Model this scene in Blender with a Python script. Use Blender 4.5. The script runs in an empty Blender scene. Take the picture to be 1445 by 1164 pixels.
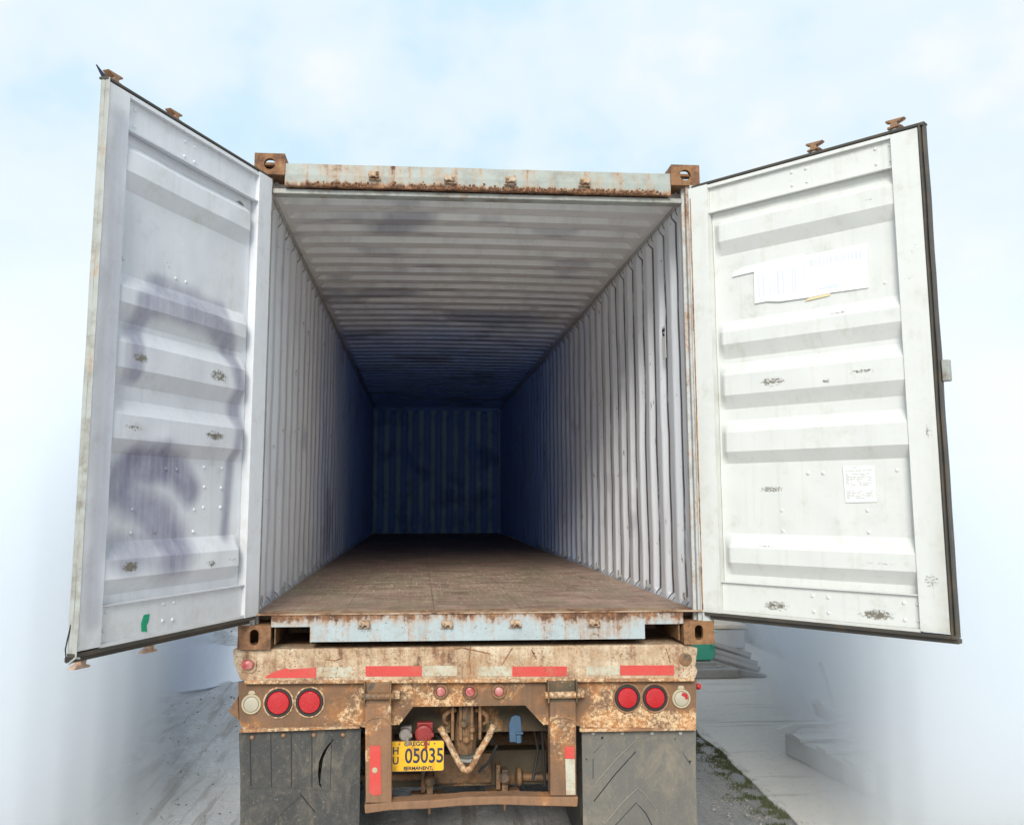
import bpy, bmesh, math, random
from mathutils import Vector, Matrix, noise
random.seed(7)
S = bpy.context.scene
C = S.collection
R = math.radians

# ------------------------------------------------------------ camera
CAM = Vector((-0.3191, -4.6969, 0.7339)); FPX = 1265.7; YAW = 0.07421; PITCH = 0.13114
SX, SY = -35.95, -41.35; IW, IH = 1445, 1164
fwd = Vector((math.sin(YAW)*math.cos(PITCH), math.cos(YAW)*math.cos(PITCH), math.sin(PITCH)))
right = Vector((math.cos(YAW), -math.sin(YAW), 0)); upv = right.cross(fwd)
cd = bpy.data.cameras.new('camera'); cam = bpy.data.objects.new('camera', cd); C.objects.link(cam)
cd.sensor_width = 36; cd.lens = FPX/IW*36; cd.shift_x = -SX/IW; cd.shift_y = SY/IW
cd.clip_start = 0.05; cd.clip_end = 3000
m = Matrix((right, upv, -fwd)).transposed().to_4x4(); m.translation = CAM
cam.matrix_world = m
S.camera = cam

# ------------------------------------------------------------ light
SUN_EL, SUN_AZ = 31, 190          # azimuth measured clockwise from +Y
sd = Vector((math.sin(R(SUN_AZ))*math.cos(R(SUN_EL)), math.cos(R(SUN_AZ))*math.cos(R(SUN_EL)), math.sin(R(SUN_EL))))
sl = bpy.data.lights.new('sun', 'SUN'); sl.energy = 2.8; sl.angle = R(24); sl.color = (1, .965, .9)
so = bpy.data.objects.new('sun', sl); C.objects.link(so); so.rotation_euler = sd.to_track_quat('Z', 'Y').to_euler()
W = bpy.data.worlds.new('World'); S.world = W; W.use_nodes = True
wt = W.node_tree; wt.nodes.clear()
wo = wt.nodes.new('ShaderNodeOutputWorld')
sky = wt.nodes.new('ShaderNodeTexSky'); sky.sky_type = 'NISHITA'; sky.sun_disc = False
sky.sun_elevation = R(SUN_EL); sky.sun_rotation = R(SUN_AZ)
b1 = wt.nodes.new('ShaderNodeBackground'); b1.inputs[1].default_value = .1; wt.links.new(sky.outputs[0], b1.inputs[0])
tcw = wt.nodes.new('ShaderNodeTexCoord')
mp = wt.nodes.new('ShaderNodeMapping'); mp.inputs['Scale'].default_value = (1, 1, 1.25); mp.inputs['Location'].default_value = (3.3, .4, 1.1)
wt.links.new(tcw.outputs['Generated'], mp.inputs[0])
nz = wt.nodes.new('ShaderNodeTexNoise'); nz.inputs['Scale'].default_value = 6.5; nz.inputs['Detail'].default_value = 4; nz.inputs['Roughness'].default_value = .5
wt.links.new(mp.outputs[0], nz.inputs[0])
cr = wt.nodes.new('ShaderNodeValToRGB'); cr.color_ramp.interpolation = 'EASE'
e = cr.color_ramp.elements
e[0].position = .28; e[0].color = (.56, .74, .86, 1); e[1].position = .70; e[1].color = (.82, .85, .88, 1)
x = e.new(.5); x.color = (.70, .80, .87, 1)
wt.links.new(nz.outputs[0], cr.inputs[0])
sx_ = wt.nodes.new('ShaderNodeSeparateXYZ'); wt.links.new(tcw.outputs['Generated'], sx_.inputs[0])   # paler towards the horizon
mr = wt.nodes.new('ShaderNodeMapRange'); mr.interpolation_type = 'SMOOTHSTEP'; wt.links.new(sx_.outputs[2], mr.inputs[0])
mr.inputs[1].default_value = .38; mr.inputs[2].default_value = .02; mr.inputs[3].default_value = 0; mr.inputs[4].default_value = .8
hm = wt.nodes.new('ShaderNodeMix'); hm.data_type = 'RGBA'; wt.links.new(mr.outputs[0], hm.inputs[0]); wt.links.new(cr.outputs[0], hm.inputs[6]); hm.inputs[7].default_value = (.82, .86, .895, 1)
b2 = wt.nodes.new('ShaderNodeBackground'); b2.inputs[1].default_value = 1.0; wt.links.new(hm.outputs[2], b2.inputs[0])
mx = wt.nodes.new('ShaderNodeMixShader'); mx.inputs[0].default_value = .975
wt.links.new(b1.outputs[0], mx.inputs[1]); wt.links.new(b2.outputs[0], mx.inputs[2]); wt.links.new(mx.outputs[0], wo.inputs[0])
S.view_settings.view_transform = 'Standard'; S.view_settings.look = 'None'; S.view_settings.exposure = .25; S.view_settings.gamma = 1
cy = S.cycles
cy.max_bounces = 28; cy.diffuse_bounces = 12; cy.glossy_bounces = 4; cy.volume_bounces = 20; cy.transmission_bounces = 4
cy.use_denoising = True; cy.sample_clamp_indirect = 8

# a measured image point of the photograph, turned into a place at a known depth
def at(px, py, Y):
    d = fwd + right*((px-IW/2-SX)/FPX) - upv*((py-IH/2-SY)/FPX)
    q = CAM + d*((Y-CAM.y)/d.y)
    return (q.x, q.z)

# ------------------------------------------------------------ node helpers
class NT:
    def __init__(s, name):
        s.m = bpy.data.materials.new(name); s.m.use_nodes = True; s.t = s.m.node_tree; s.t.nodes.clear()
        s.out = s.N('ShaderNodeOutputMaterial'); s.p = s.N('ShaderNodeBsdfPrincipled'); s.L(s.p.outputs[0], s.out.inputs[0])
        s.pos = s.N('ShaderNodeNewGeometry').outputs['Position']; s.obj = s.N('ShaderNodeTexCoord').outputs['Object']
    def N(s, k): return s.t.nodes.new(k)
    def L(s, a, b): s.t.links.new(a, b)
    def put(s, inp, v):
        if isinstance(v, bpy.types.NodeSocket): s.L(v, inp)
        elif isinstance(v, (tuple, list)) and len(v) == 3 and inp.type == 'RGBA': inp.default_value = (*v, 1)
        else: inp.default_value = v
    def math(s, op, a, b=0.0, c=0.0, clamp=False):
        n = s.N('ShaderNodeMath'); n.operation = op; n.use_clamp = clamp
        s.put(n.inputs[0], a); s.put(n.inputs[1], b); s.put(n.inputs[2], c); return n.outputs[0]
    def scale(s, v, k):
        n = s.N('ShaderNodeVectorMath'); n.operation = 'MULTIPLY'; s.put(n.inputs[0], v); n.inputs[1].default_value = k; return n.outputs[0]
    def noise(s, sc, det=4, vec=None, rough=.55, k=None, dist=0):
        n = s.N('ShaderNodeTexNoise'); v = vec if vec else s.pos
        if k: v = s.scale(v, k)
        s.L(v, n.inputs[0]); n.inputs['Scale'].default_value = sc; n.inputs['Detail'].default_value = det
        n.inputs['Roughness'].default_value = rough; n.inputs['Distortion'].default_value = dist; return n.outputs[0]
    def ramp(s, f, stops, mode='LINEAR'):
        n = s.N('ShaderNodeValToRGB'); s.put(n.inputs[0], f); r = n.color_ramp; r.interpolation = mode
        while len(r.elements) < len(stops): r.elements.new(.5)
        for el, (p, c) in zip(r.elements, stops):
            el.position = p; el.color = (*c, 1) if isinstance(c, tuple) else (c, c, c, 1)
        return n.outputs[0]
    def mix(s, f, a, b):
        n = s.N('ShaderNodeMix'); n.data_type = 'RGBA'; s.put(n.inputs[0], f); s.put(n.inputs[6], a); s.put(n.inputs[7], b); return n.outputs[2]
    def step(s, v, a, b): # smooth 0..1 as v goes a..b
        n = s.N('ShaderNodeMapRange'); n.interpolation_type = 'SMOOTHSTEP'; s.put(n.inputs[0], v); n.inputs[1].default_value = a; n.inputs[2].default_value = b; return n.outputs[0]
    def xyz(s, v):
        n = s.N('ShaderNodeSeparateXYZ'); s.L(v, n.inputs[0]); return n.outputs
    def attr(s, name):
        n = s.N('ShaderNodeAttribute'); n.attribute_name = name; return n.outputs['Fac']
    def fin(s, col, rough=.6, metal=0, bump=None, bs=.3, bd=.01, spec=.5, coat=0):
        s.put(s.p.inputs['Base Color'], col); s.put(s.p.inputs['Roughness'], rough); s.put(s.p.inputs['Metallic'], metal)
        s.p.inputs['Specular IOR Level'].default_value = spec; s.p.inputs['Coat Weight'].default_value = coat
        if bump is not None:
            n = s.N('ShaderNodeBump'); s.put(n.inputs['Height'], bump); n.inputs['Strength'].default_value = bs; n.inputs['Distance'].default_value = bd
            s.L(n.outputs[0], s.p.inputs['Normal'])
        return s.m
def rustcol(t, sc=14):
    return t.ramp(t.noise(sc, 8, rough=.7), [(.25, (.035, .017, .011)), (.42, (.10, .048, .027)), (.54, (.22, .105, .052)), (.66, (.38, .21, .11)), (.8, (.55, .4, .25))])

def rusty(name, paint, paint2, lo=.5, hi=.6, sc=3, spk=.0, streak=0, dirt=.25, rsc=14, rough=.55, band=None, dirtc=(.12, .085, .05)):
    """old paint over rusty steel; lo/hi place the rust threshold, spk adds fine speckle, streak adds vertical runs"""
    t = NT(name)
    big = t.noise(sc, 5, rough=.65, dist=.4); fine = t.noise(45, 6, rough=.75)
    f = t.math('ADD', t.math('MULTIPLY', big, .62), t.math('MULTIPLY', fine, .38))
    if streak:
        st = t.noise(1, 4, k=(26, 26, 1.3), rough=.6)
        f = t.math('ADD', t.math('MULTIPLY', f, 1-streak), t.math('MULTIPLY', st, streak))
    if band:        # (z0, z1, amount): rust gathers towards z1
        z = t.xyz(t.pos)[2]; f = t.math('ADD', f, t.math('MULTIPLY', t.step(z, band[0], band[1]), band[2]))
    m = t.step(f, lo, hi)
    if spk:
        v = t.step(t.noise(95, 4, rough=.8), .62-spk, .68-spk)
        m = t.math('MAXIMUM', m, t.math('MULTIPLY', v, t.step(t.noise(5, 3), .3, .62)))
    pc = t.mix(t.noise(2.2, 4), paint, paint2)
    pc = t.mix(t.math('MULTIPLY', t.step(t.noise(9, 6, rough=.7), .42, .75), dirt), pc, dirtc)
    halo = t.step(f, lo-.07, lo+.02)
    pc = t.mix(t.math('MULTIPLY', halo, .45), pc, (.40, .2, .07))
    col = t.mix(m, pc, rustcol(t, rsc))
    h = t.math('ADD', t.math('MULTIPLY', t.noise(60, 5), .5), t.math('MULTIPLY', m, -.5))
    return t.fin(col, t.mix(m, (rough,)*3, (.85,)*3), 0, h, .5, .004)
def simple(name, col, rough=.5, metal=0, var=.15, sc=12, bump=.15, spec=.5, coat=0):
    t = NT(name); n = t.noise(sc, 5, rough=.65)
    c = t.mix(n, tuple(v*(1-var) for v in col), tuple(min(1, v*(1+var)) for v in col))
    return t.fin(c, rough, metal, t.noise(sc*5, 4), bump, .003, spec, coat)

# ------------------------------------------------------------ mesh helpers
class MB:
    def __init__(s): s.v = []; s.f = []
    def add(s, vs, fs):
        b = len(s.v); s.v += [tuple(v) for v in vs]; s.f += [tuple(i+b for i in f) for f in fs]; return s
    def box(s, x0, x1, y0, y1, z0, z1):
        return s.add([(x, y, z) for x in (x0, x1) for y in (y0, y1) for z in (z0, z1)],
                     [(0, 1, 3, 2), (4, 6, 7, 5), (0, 4, 5, 1), (2, 3, 7, 6), (0, 2, 6, 4), (1, 5, 7, 3)])
    def prism(s, poly, y0, y1, ax='y'):   # poly of (x,z) pushed along y, or (x,y) along z, or (y,z) along x
        n = len(poly)
        mk = {'y': lambda p, a: (p[0], a, p[1]), 'z': lambda p, a: (p[0], p[1], a), 'x': lambda p, a: (a, p[0], p[1])}[ax]
        vs = [mk(p, y0) for p in poly]+[mk(p, y1) for p in poly]
        return s.add(vs, [tuple(range(n)), tuple(range(2*n-1, n-1, -1))]+[(i, (i+1) % n+0, (i+1) % n+n, i+n)[::-1] for i in range(n)])
    def tube(s, pts, r, seg=10, cap=True):
        pts = [Vector(p) for p in pts]; n = len(pts); rs = r if isinstance(r, (list, tuple)) else [r]*n; b = len(s.v)
        up = None
        for i, p in enumerate(pts):
            t = (pts[min(i+1, n-1)]-pts[max(i-1, 0)]).normalized()
            if up is None: up = t.orthogonal().normalized()
            a = (up-t*up.dot(t)).normalized(); up = a; c = t.cross(a)
            s.v += [tuple(p+(a*math.cos(k*2*math.pi/seg)+c*math.sin(k*2*math.pi/seg))*rs[i]) for k in range(seg)]
        for i in range(n-1):
            for k in range(seg):
                k2 = (k+1) % seg; s.f.append((b+i*seg+k, b+i*seg+k2, b+(i+1)*seg+k2, b+(i+1)*seg+k))
        if cap: s.f.append(tuple(b+k for k in range(seg))[::-1]); s.f.append(tuple(b+(n-1)*seg+k for k in range(seg)))
        return s
    def lathe(s, prof, c, ax, seg=24):    # prof [(r, h)] round axis ax through c
        ax = Vector(ax).normalized(); a = ax.orthogonal().normalized(); d = ax.cross(a); c = Vector(c); b = len(s.v); n = len(prof)
        for (r, h) in prof:
            s.v += [tuple(c+ax*h+(a*math.cos(k*2*math.pi/seg)+d*math.sin(k*2*math.pi/seg))*r) for k in range(seg)]
        for i in range(n-1):
            for k in range(seg):
                k2 = (k+1) % seg; s.f.append((b+i*seg+k, b+i*seg+k2, b+(i+1)*seg+k2, b+(i+1)*seg+k))
        s.f.append(tuple(b+k for k in range(seg))[::-1]); s.f.append(tuple(b+(n-1)*seg+k for k in range(seg)))
        return s
    def build(s, name, mat, parent=None, smooth=False, bevel=0, seg=2, fix=True):
        me = bpy.data.meshes.new(name); me.from_pydata(s.v, [], s.f); me.validate()
        if fix:
            bm = bmesh.new(); bm.from_mesh(me); bmesh.ops.recalc_face_normals(bm, faces=bm.faces); bm.to_mesh(me); bm.free()
        return link(name, me, mat, parent, smooth, bevel, seg)
def link(name, me, mat, parent=None, smooth=False, bevel=0, seg=2):
    o = bpy.data.objects.new(name, me); C.objects.link(o)
    if mat: me.materials.append(mat)
    if smooth:
        me.polygons.foreach_set('use_smooth', [True]*len(me.polygons))
        if hasattr(me, 'set_sharp_from_angle'): me.set_sharp_from_angle(angle=R(38))
    if bevel:
        b = o.modifiers.new('bevel', 'BEVEL'); b.width = bevel; b.segments = seg; b.limit_method = 'ANGLE'; b.angle_limit = R(40)
    if parent: hang(o, parent)
    return o
INV = {}
def hang(o, parent):                      # vertices are written in world coordinates
    o.parent = parent
    if parent.name in INV: o.matrix_parent_inverse = INV[parent.name]
def thing(name, label, cat, loc=(0, 0, 0), rz=0, group=None, local=False):
    o = bpy.data.objects.new(name, None); C.objects.link(o); o.location = loc; o.rotation_euler = (0, 0, rz); o.empty_display_size = .2
    if not local: INV[o.name] = (Matrix.Translation(loc) @ Matrix.Rotation(rz, 4, 'Z')).inverted()
    return tag(o, label, cat, group)
def tag(o, label, cat, group=None, kind=None):
    if label: o['label'] = label
    if cat: o['category'] = cat
    if group: o['group'] = group
    if kind: o['kind'] = kind
    return o
def plate(outer, holes, y0, y1):
    """flat plate in the xz plane with holes, thickness y0..y1, returns a mesh"""
    cu = bpy.data.curves.new('plate', 'CURVE'); cu.dimensions = '2D'; cu.fill_mode = 'BOTH'; cu.extrude = (y1-y0)/2
    for lp in [outer]+holes:
        sp = cu.splines.new('POLY'); sp.points.add(len(lp)-1); sp.use_cyclic_u = True
        for q, (a, b) in zip(sp.points, lp): q.co = (a, b, 0, 1)
    o = bpy.data.objects.new('plate', cu); C.objects.link(o); bpy.context.view_layer.update()
    me = bpy.data.meshes.new_from_object(o.evaluated_get(bpy.context.evaluated_depsgraph_get()))
    bpy.data.objects.remove(o); bpy.data.curves.remove(cu)
    me.materials.clear()
    me.transform(Matrix.Translation((0, (y0+y1)/2, 0)) @ Matrix.Rotation(R(90), 4, 'X'))
    return me
def obround(cx, cz, w, h, n=8):
    pts = []; r = min(w, h)/2
    for i in range(n*2+2):
        a = math.pi*i/n if i <= n else math.pi*(i-1)/n
        k = 1 if i <= n else -1
        if h > w: pts.append((cx+r*math.cos(a), cz+r*math.sin(a)+k*(h/2-r)))
        else:
            a -= math.pi/2; pts.append((cx+r*math.cos(a)+k*(w/2-r), cz+r*math.sin(a)))
    return pts
def text(body, size, ext=.001, sx=1, align='CENTER', bold=0):
    cu = bpy.data.curves.new('text', 'FONT'); cu.body = body; cu.size = size; cu.extrude = ext; cu.align_x = align; cu.align_y = 'CENTER'; cu.offset = bold
    o = bpy.data.objects.new('text', cu); C.objects.link(o); bpy.context.view_layer.update()
    me = bpy.data.meshes.new_from_object(o.evaluated_get(bpy.context.evaluated_depsgraph_get()))
    bpy.data.objects.remove(o); bpy.data.curves.remove(cu); me.materials.clear()
    me.transform(Matrix.Diagonal((sx, 1, 1, 1))); return me

# ------------------------------------------------------------ materials
M = {}
M['header'] = rusty('header_paint', (.35, .385, .36), (.29, .32, .29), .54, .63, 2.6, 0, .42, .5, 16, band=(2.46, 2.415, .16))
M['sill'] = rusty('sill_paint', (.40, .47, .49), (.36, .41, .42), .56, .64, 2.8, .02, .35, .25, 16, band=(.10, .165, .13))
M['lip'] = rusty('lip_rust', (.5, .42, .33), (.38, .27, .18), .46, .6, 7, .05, 0, .4, 18)
M['cast'] = rusty('casting_rust', (.22, .12, .06), (.12, .06, .03), .42, .55, 6, .1, 0, .5, 10, .8)
M['keeper'] = rusty('keeper_steel', (.55, .44, .33), (.42, .3, .2), .5, .62, 22, .06, 0, .3, 25)
M['post'] = rusty('post_paint', (.5, .52, .52), (.44, .45, .43), .56, .64, 5, .02, .3, .4, 20)
def speckled(name, base, cream, amt=.5, sc=1.6, streak=.2, band=None):
    t = NT(name)
    c = t.mix(t.noise(7, 7, rough=.75), base, tuple(v*.42 for v in base))
    c = t.mix(t.math('MULTIPLY', t.step(t.noise(1, 5, k=(22, 22, 1.6), rough=.65), .45, .72), streak*2), c, tuple(v*.45 for v in base))
    area = t.noise(sc, 4, rough=.6, dist=.6)
    if band: area = t.math('ADD', area, t.math('MULTIPLY', t.step(t.xyz(t.pos)[2], band[0], band[1]), band[2]))
    area = t.step(area, .66-amt*.3, .84-amt*.3)
    c = t.mix(t.math('MULTIPLY', t.step(t.noise(11, 5, rough=.7), .4, .62), t.math('MULTIPLY', area, .85)), c, (.42, .17, .05))
    sp = t.step(t.math('ADD', t.math('MULTIPLY', t.noise(60, 5, rough=.75), .75), t.math('MULTIPLY', area, .2)), .5, .68)
    sp = t.math('MULTIPLY', sp, t.math('ADD', t.math('MULTIPLY', area, .9), .06))
    c = t.mix(sp, c, cream)
    c = t.mix(t.step(t.noise(38, 5, rough=.8), .64, .7), c, (.03, .018, .012))
    return t.fin(c, .8, 0, t.math('ADD', t.noise(70, 5), t.math('MULTIPLY', t.noise(8, 5), .7)), .6, .005)
M['bumper'] = rusty('bumper_cream', (.66, .57, .43), (.55, .45, .32), .49, .62, 3.4, .07, .28, .5, 12, .6)
M['panel'] = speckled('panel_rust', (.26, .145, .08), (.70, .50, .29), .66, 1.9, .25, (-.3, -.4, .1))
M['guard'] = speckled('guard_rust', (.34, .185, .10), (.64, .48, .30), .66, 3.0, .35, (-.62, -.40, .13))
M['frame'] = speckled('frame_tan', (.13, .10, .06), (.5, .4, .22), .6, 2.4, .2)
M['greasy'] = rusty('greasy_steel', (.11, .085, .062), (.055, .042, .032), .48, .62, 8, .08, 0, .7, 18, .55)
M['black'] = simple('dark_rubber', (.022, .021, .02), .6, 0, .4)
M['gasket'] = rusty('gasket_rubber', (.035, .034, .03), (.06, .052, .042), .68, .8, 6, 0, .3, .5, 10, .55)
M['galet'] = rusty('pale_gasket', (.42, .44, .42), (.30, .31, .28), .6, .7, 6, .0, .3, .7, 16, .6)
M['timber'] = simple('grey_timber', (.24, .23, .215), .85, 0, .35, 9, .5)
M['green'] = simple('green_paint', (.055, .33, .22), .5, 0, .12, 3)
M['greenlid'] = simple('green_lid_paint', (.3, .55, .47), .5, 0, .1, 3)
M['greytank'] = simple('grey_sheet_metal', (.42, .42, .42), .5, 0, .15, 3)
M['beige'] = simple('beige_wood', (.5, .43, .34), .8, 0, .2, 5)
M['tapeR'] = rusty('red_tape', (.62, .055, .045), (.5, .06, .05), .63, .7, 9, .02, .1, .25, 14, .4, dirtc=(.4, .2, .14))
M['tapeW'] = rusty('white_tape', (.50, .51, .42), (.5, .44, .32), .55, .68, 9, .03, .1, .35, 14, .4)
M['cream'] = simple('old_cream_plastic', (.45, .38, .25), .5, 0, .15, 30)
M['redpaint'] = simple('red_cast_paint', (.26, .025, .022), .5, 0, .35, 25)
M['bluepaint'] = simple('blue_cast_paint', (.045, .095, .16), .5, 0, .3, 25)
M['greycast'] = simple('grey_cast', (.25, .22, .2), .6, .2, .3, 25)
M['ink'] = simple('navy_ink', (.02, .025, .06), .5, 0, .1)
M['concblock'] = simple('pale_concrete', (.5, .5, .49), .9, 0, .15, 6, .4)
t = NT('red_lens'); M['lens'] = t.fin(t.mix(t.noise(60, 3), (.50, .012, .018), (.38, .01, .012)), .22, 0, t.noise(120, 1), .4, .003, .5, .3)
t = NT('faded_red_lens'); M['lensd'] = t.fin(t.mix(t.step(t.noise(25, 4), .35, .65), (.38, .05, .05), (.5, .22, .2)), .35, 0, t.noise(140, 2), .3, .002)
t = NT('cloudy_lens'); M['lensc'] = t.fin(t.mix(t.noise(20, 4), (.34, .3, .22), (.5, .46, .36)), .4, 0, t.noise(160, 2), .5, .002)
t = NT('plate_yellow'); M['plate'] = t.fin(t.mix(t.step(t.noise(18, 5), .52, .7), (.78, .43, .015), (.5, .25, .03)), .4, 0, t.noise(50, 2), .1, .001)

# door paint: white, with grime and hand-made stains carried by the mesh
def doormat(name, c1, c2, sprayc):
    t = NT(name)
    pc = t.mix(t.noise(1.6, 4), c1, c2)
    pc = t.mix(t.math('MULTIPLY', t.step(t.noise(7, 6, rough=.75), .5, .8), .45), pc, (.42, .40, .31))
    pc = t.mix(t.math('MULTIPLY', t.step(t.noise(1, 4, vec=t.obj, k=(30, 30, 1.2)), .52, .75), .16), pc, (.4, .37, .28))
    sp = t.math('MULTIPLY', t.attr('spray'), t.math('ADD', .15, t.math('ADD', t.math('MULTIPLY', t.noise(6, 5, rough=.7), .7), t.math('MULTIPLY', t.noise(1, 5, vec=t.obj, k=(24, 24, 1.6), rough=.65), .85))), clamp=True)
    pc = t.mix(sp, pc, sprayc)
    gr = t.math('MULTIPLY', t.attr('grime'), t.math('ADD', .25, t.noise(16, 6, rough=.75)), clamp=True)
    pc = t.mix(gr, pc, (.27, .235, .17))
    sc = t.step(t.math('ADD', t.math('MULTIPLY', t.noise(70, 6, vec=t.obj, rough=.8, k=(1, 1, 1.7)), .8), t.math('MULTIPLY', t.attr('scuff'), .42)), .62, .72)
    pc = t.mix(t.math('MULTIPLY', sc, t.step(t.attr('scuff'), .05, .3)), pc, (.16, .145, .115))
    sl_ = t.math('MAXIMUM', t.step(t.noise(1, 6, vec=t.obj, k=(3.5, 1, 90), rough=.7, dist=.6), .665, .69), t.step(t.noise(1, 6, vec=t.obj, k=(70, 1, 5), rough=.7, dist=.8), .68, .70))
    pc = t.mix(t.math('MULTIPLY', sl_, .45), pc, (.36, .34, .29))
    ch = t.step(t.noise(30, 6, rough=.8), .72, .745)
    pc = t.mix(t.math('MULTIPLY', ch, .6), pc, (.28, .15, .08))
    h = t.math('ADD', t.noise(3, 3), t.math('MULTIPLY', t.noise(40, 4), .12))
    return t.fin(pc, t.mix(t.noise(5, 4), (.38,)*3, (.6,)*3), 0, h, .35, .006)
M['doorL'] = doormat('left_door_paint', (.74, .77, .82), (.68, .70, .74), (.19, .19, .29))
M['doorR'] = doormat('right_door_paint', (.70, .71, .68), (.64, .655, .63), (.3, .3, .3))
# inside walls and roof
def innermat(name, c1, c2, spray=.7, thr=.56, edge=True, lx=1):
    t = NT(name)
    pc = t.mix(t.noise(1.2, 4), c1, c2)
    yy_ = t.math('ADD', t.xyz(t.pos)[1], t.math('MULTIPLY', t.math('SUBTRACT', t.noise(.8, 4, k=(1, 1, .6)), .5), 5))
    pc = t.mix(t.step(yy_, 2.2, 7.5), pc, (.28, .46, .90))  # blue tint of the shaded depth painted in, stronger towards the rear
    pc = t.mix(t.math('MULTIPLY', t.step(t.noise(1, 5, k=(7, 7, .9), rough=.7), .45, .75), .3), pc, (.3, .28, .25))
    s = t.step(t.noise(.85, 4, rough=.55, k=(1, .8, 1.1) if edge else (1.1, 1.4, 1)), thr, thr+.12)
    s2 = t.step(t.noise(2.1, 3, k=(1, 1, .7) if edge else (.7, 1.9, 1)), thr+.02, thr+.12)
    s = t.math('MAXIMUM', s, t.math('MULTIPLY', s2, .6))
    pc = t.mix(t.math('MULTIPLY', s, spray), pc, (.075, .08, .17))
    ch = t.step(t.math('ADD', t.noise(1, 7, k=(26, 26, 7), rough=.75), t.math('MULTIPLY', t.attr('edge'), .1)), .725, .75)
    rc = t.mix(t.noise(30, 3), (.3, .17, .1), (.1, .075, .06))
    pc = t.mix(t.math('MULTIPLY', ch, .85), pc, rc)
    pc = t.mix(t.math('MULTIPLY', t.attr('groove'), t.step(t.noise(1, 5, k=(9, 9, 2.5), rough=.7), .25, .5)), pc, (.10, .09, .09))  # shade in the fold creases painted on as thin dark lines
    return t.fin(pc, .48, 0, t.math('ADD', t.noise(4, 3), t.math('MULTIPLY', t.noise(50, 3), .1)), .3, .008)
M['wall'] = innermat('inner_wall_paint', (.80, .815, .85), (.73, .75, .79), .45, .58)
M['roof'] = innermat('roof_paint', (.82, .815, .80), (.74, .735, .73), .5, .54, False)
t = NT('end_wall_depth_blue')
c = t.mix(t.math('MULTIPLY', t.attr('edge'), t.step(t.noise(3, 4, k=(1, 1, .5)), .25, .55)), (.20, .43, .87), (.46, .72, .92))  # blue of the shaded depth painted on, paler on the protruding folds
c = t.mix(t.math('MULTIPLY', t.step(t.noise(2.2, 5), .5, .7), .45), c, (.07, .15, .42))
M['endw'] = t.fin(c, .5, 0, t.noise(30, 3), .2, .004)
# floor boards
t = NT('plywood_floor')
x, y, z = t.xyz(t.pos)
base = t.ramp(t.noise(1, 8, k=(2.6, 5, 1), rough=.78, dist=.7), [(.28, (.10, .062, .05)), (.42, (.27, .165, .125)), (.56, (.43, .28, .22)), (.72, (.60, .45, .36))])
wear = t.step(t.noise(1, 6, k=(2.4, 1.3, 1), rough=.7), .40, .62)
base = t.mix(t.math('MULTIPLY', wear, .5), base, (.22, .20, .12))
base = t.mix(t.math('MULTIPLY', t.step(t.noise(1, 7, k=(34, 2.2, 1), rough=.75), .5, .72), .5), base, (.13, .09, .065))
scr = t.math('MAXIMUM', t.step(t.noise(1, 7, k=(5, 60, 1), rough=.75, dist=1.2), .54, .60), t.step(t.noise(1, 7, k=(50, 4, 1), rough=.75, dist=1.5), .56, .62))
cen = t.step(t.math('ABSOLUTE', t.math('SUBTRACT', y, 2.0)), 2.2, .1)
base = t.mix(t.math('MULTIPLY', scr, t.math('ADD', .15, cen), clamp=True), base, (.66, .57, .40))
seam = t.math('MAXIMUM', t.step(t.math('ABSOLUTE', t.math('SUBTRACT', t.math('FRACT', t.math('DIVIDE', t.math('ADD', x, 1.175), .47)), .5)), .493, .497),
              t.step(t.math('ABSOLUTE', t.math('SUBTRACT', t.math('FRACT', t.math('DIVIDE', y, 2.4)), .5)), .4975, .499))
base = t.mix(t.math('MULTIPLY', seam, t.math('MULTIPLY', t.noise(3, 4), .7)), base, (.03, .02, .015))
base = t.mix(t.step(t.noise(14, 6, rough=.8), .69, .73), base, (.04, .03, .02))
M['floor'] = t.fin(base, t.mix(t.noise(6, 4), (.45,)*3, (.75,)*3), 0, t.math('SUBTRACT', t.noise(30, 6), seam), .4, .004)
# mud flaps
def flapmat(name, c1, c2, dust):
    t = NT(name)
    c = t.mix(t.noise(4, 5), c1, c2)
    c = t.mix(t.math('MULTIPLY', t.step(t.noise(1, 6, k=(7, 7, 3.6), rough=.8, dist=.8), .42, .78), dust), c, (.27, .225, .16))
    c = t.mix(t.math('MULTIPLY', t.step(t.noise(75, 5, rough=.8), .58, .68), .5), c, (.33, .31, .27))
    return t.fin(c, .7, 0, t.math('ADD', t.noise(5, 3), t.math('MULTIPLY', t.noise(90, 5), .3)), .5, .006)
M['flapL'] = flapmat('left_flap_rubber', (.06, .06, .057), (.035, .035, .034), .5)
M['flapR'] = flapmat('right_flap_rubber', (.16, .15, .13), (.11, .105, .095), .8)
M['ridge'] = flapmat('worn_ridge_rubber', (.26, .235, .19), (.14, .13, .11), .6)
M['tyre'] = flapmat('tyre_rubber', (.09, .085, .075), (.06, .058, .055), .6)

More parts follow.
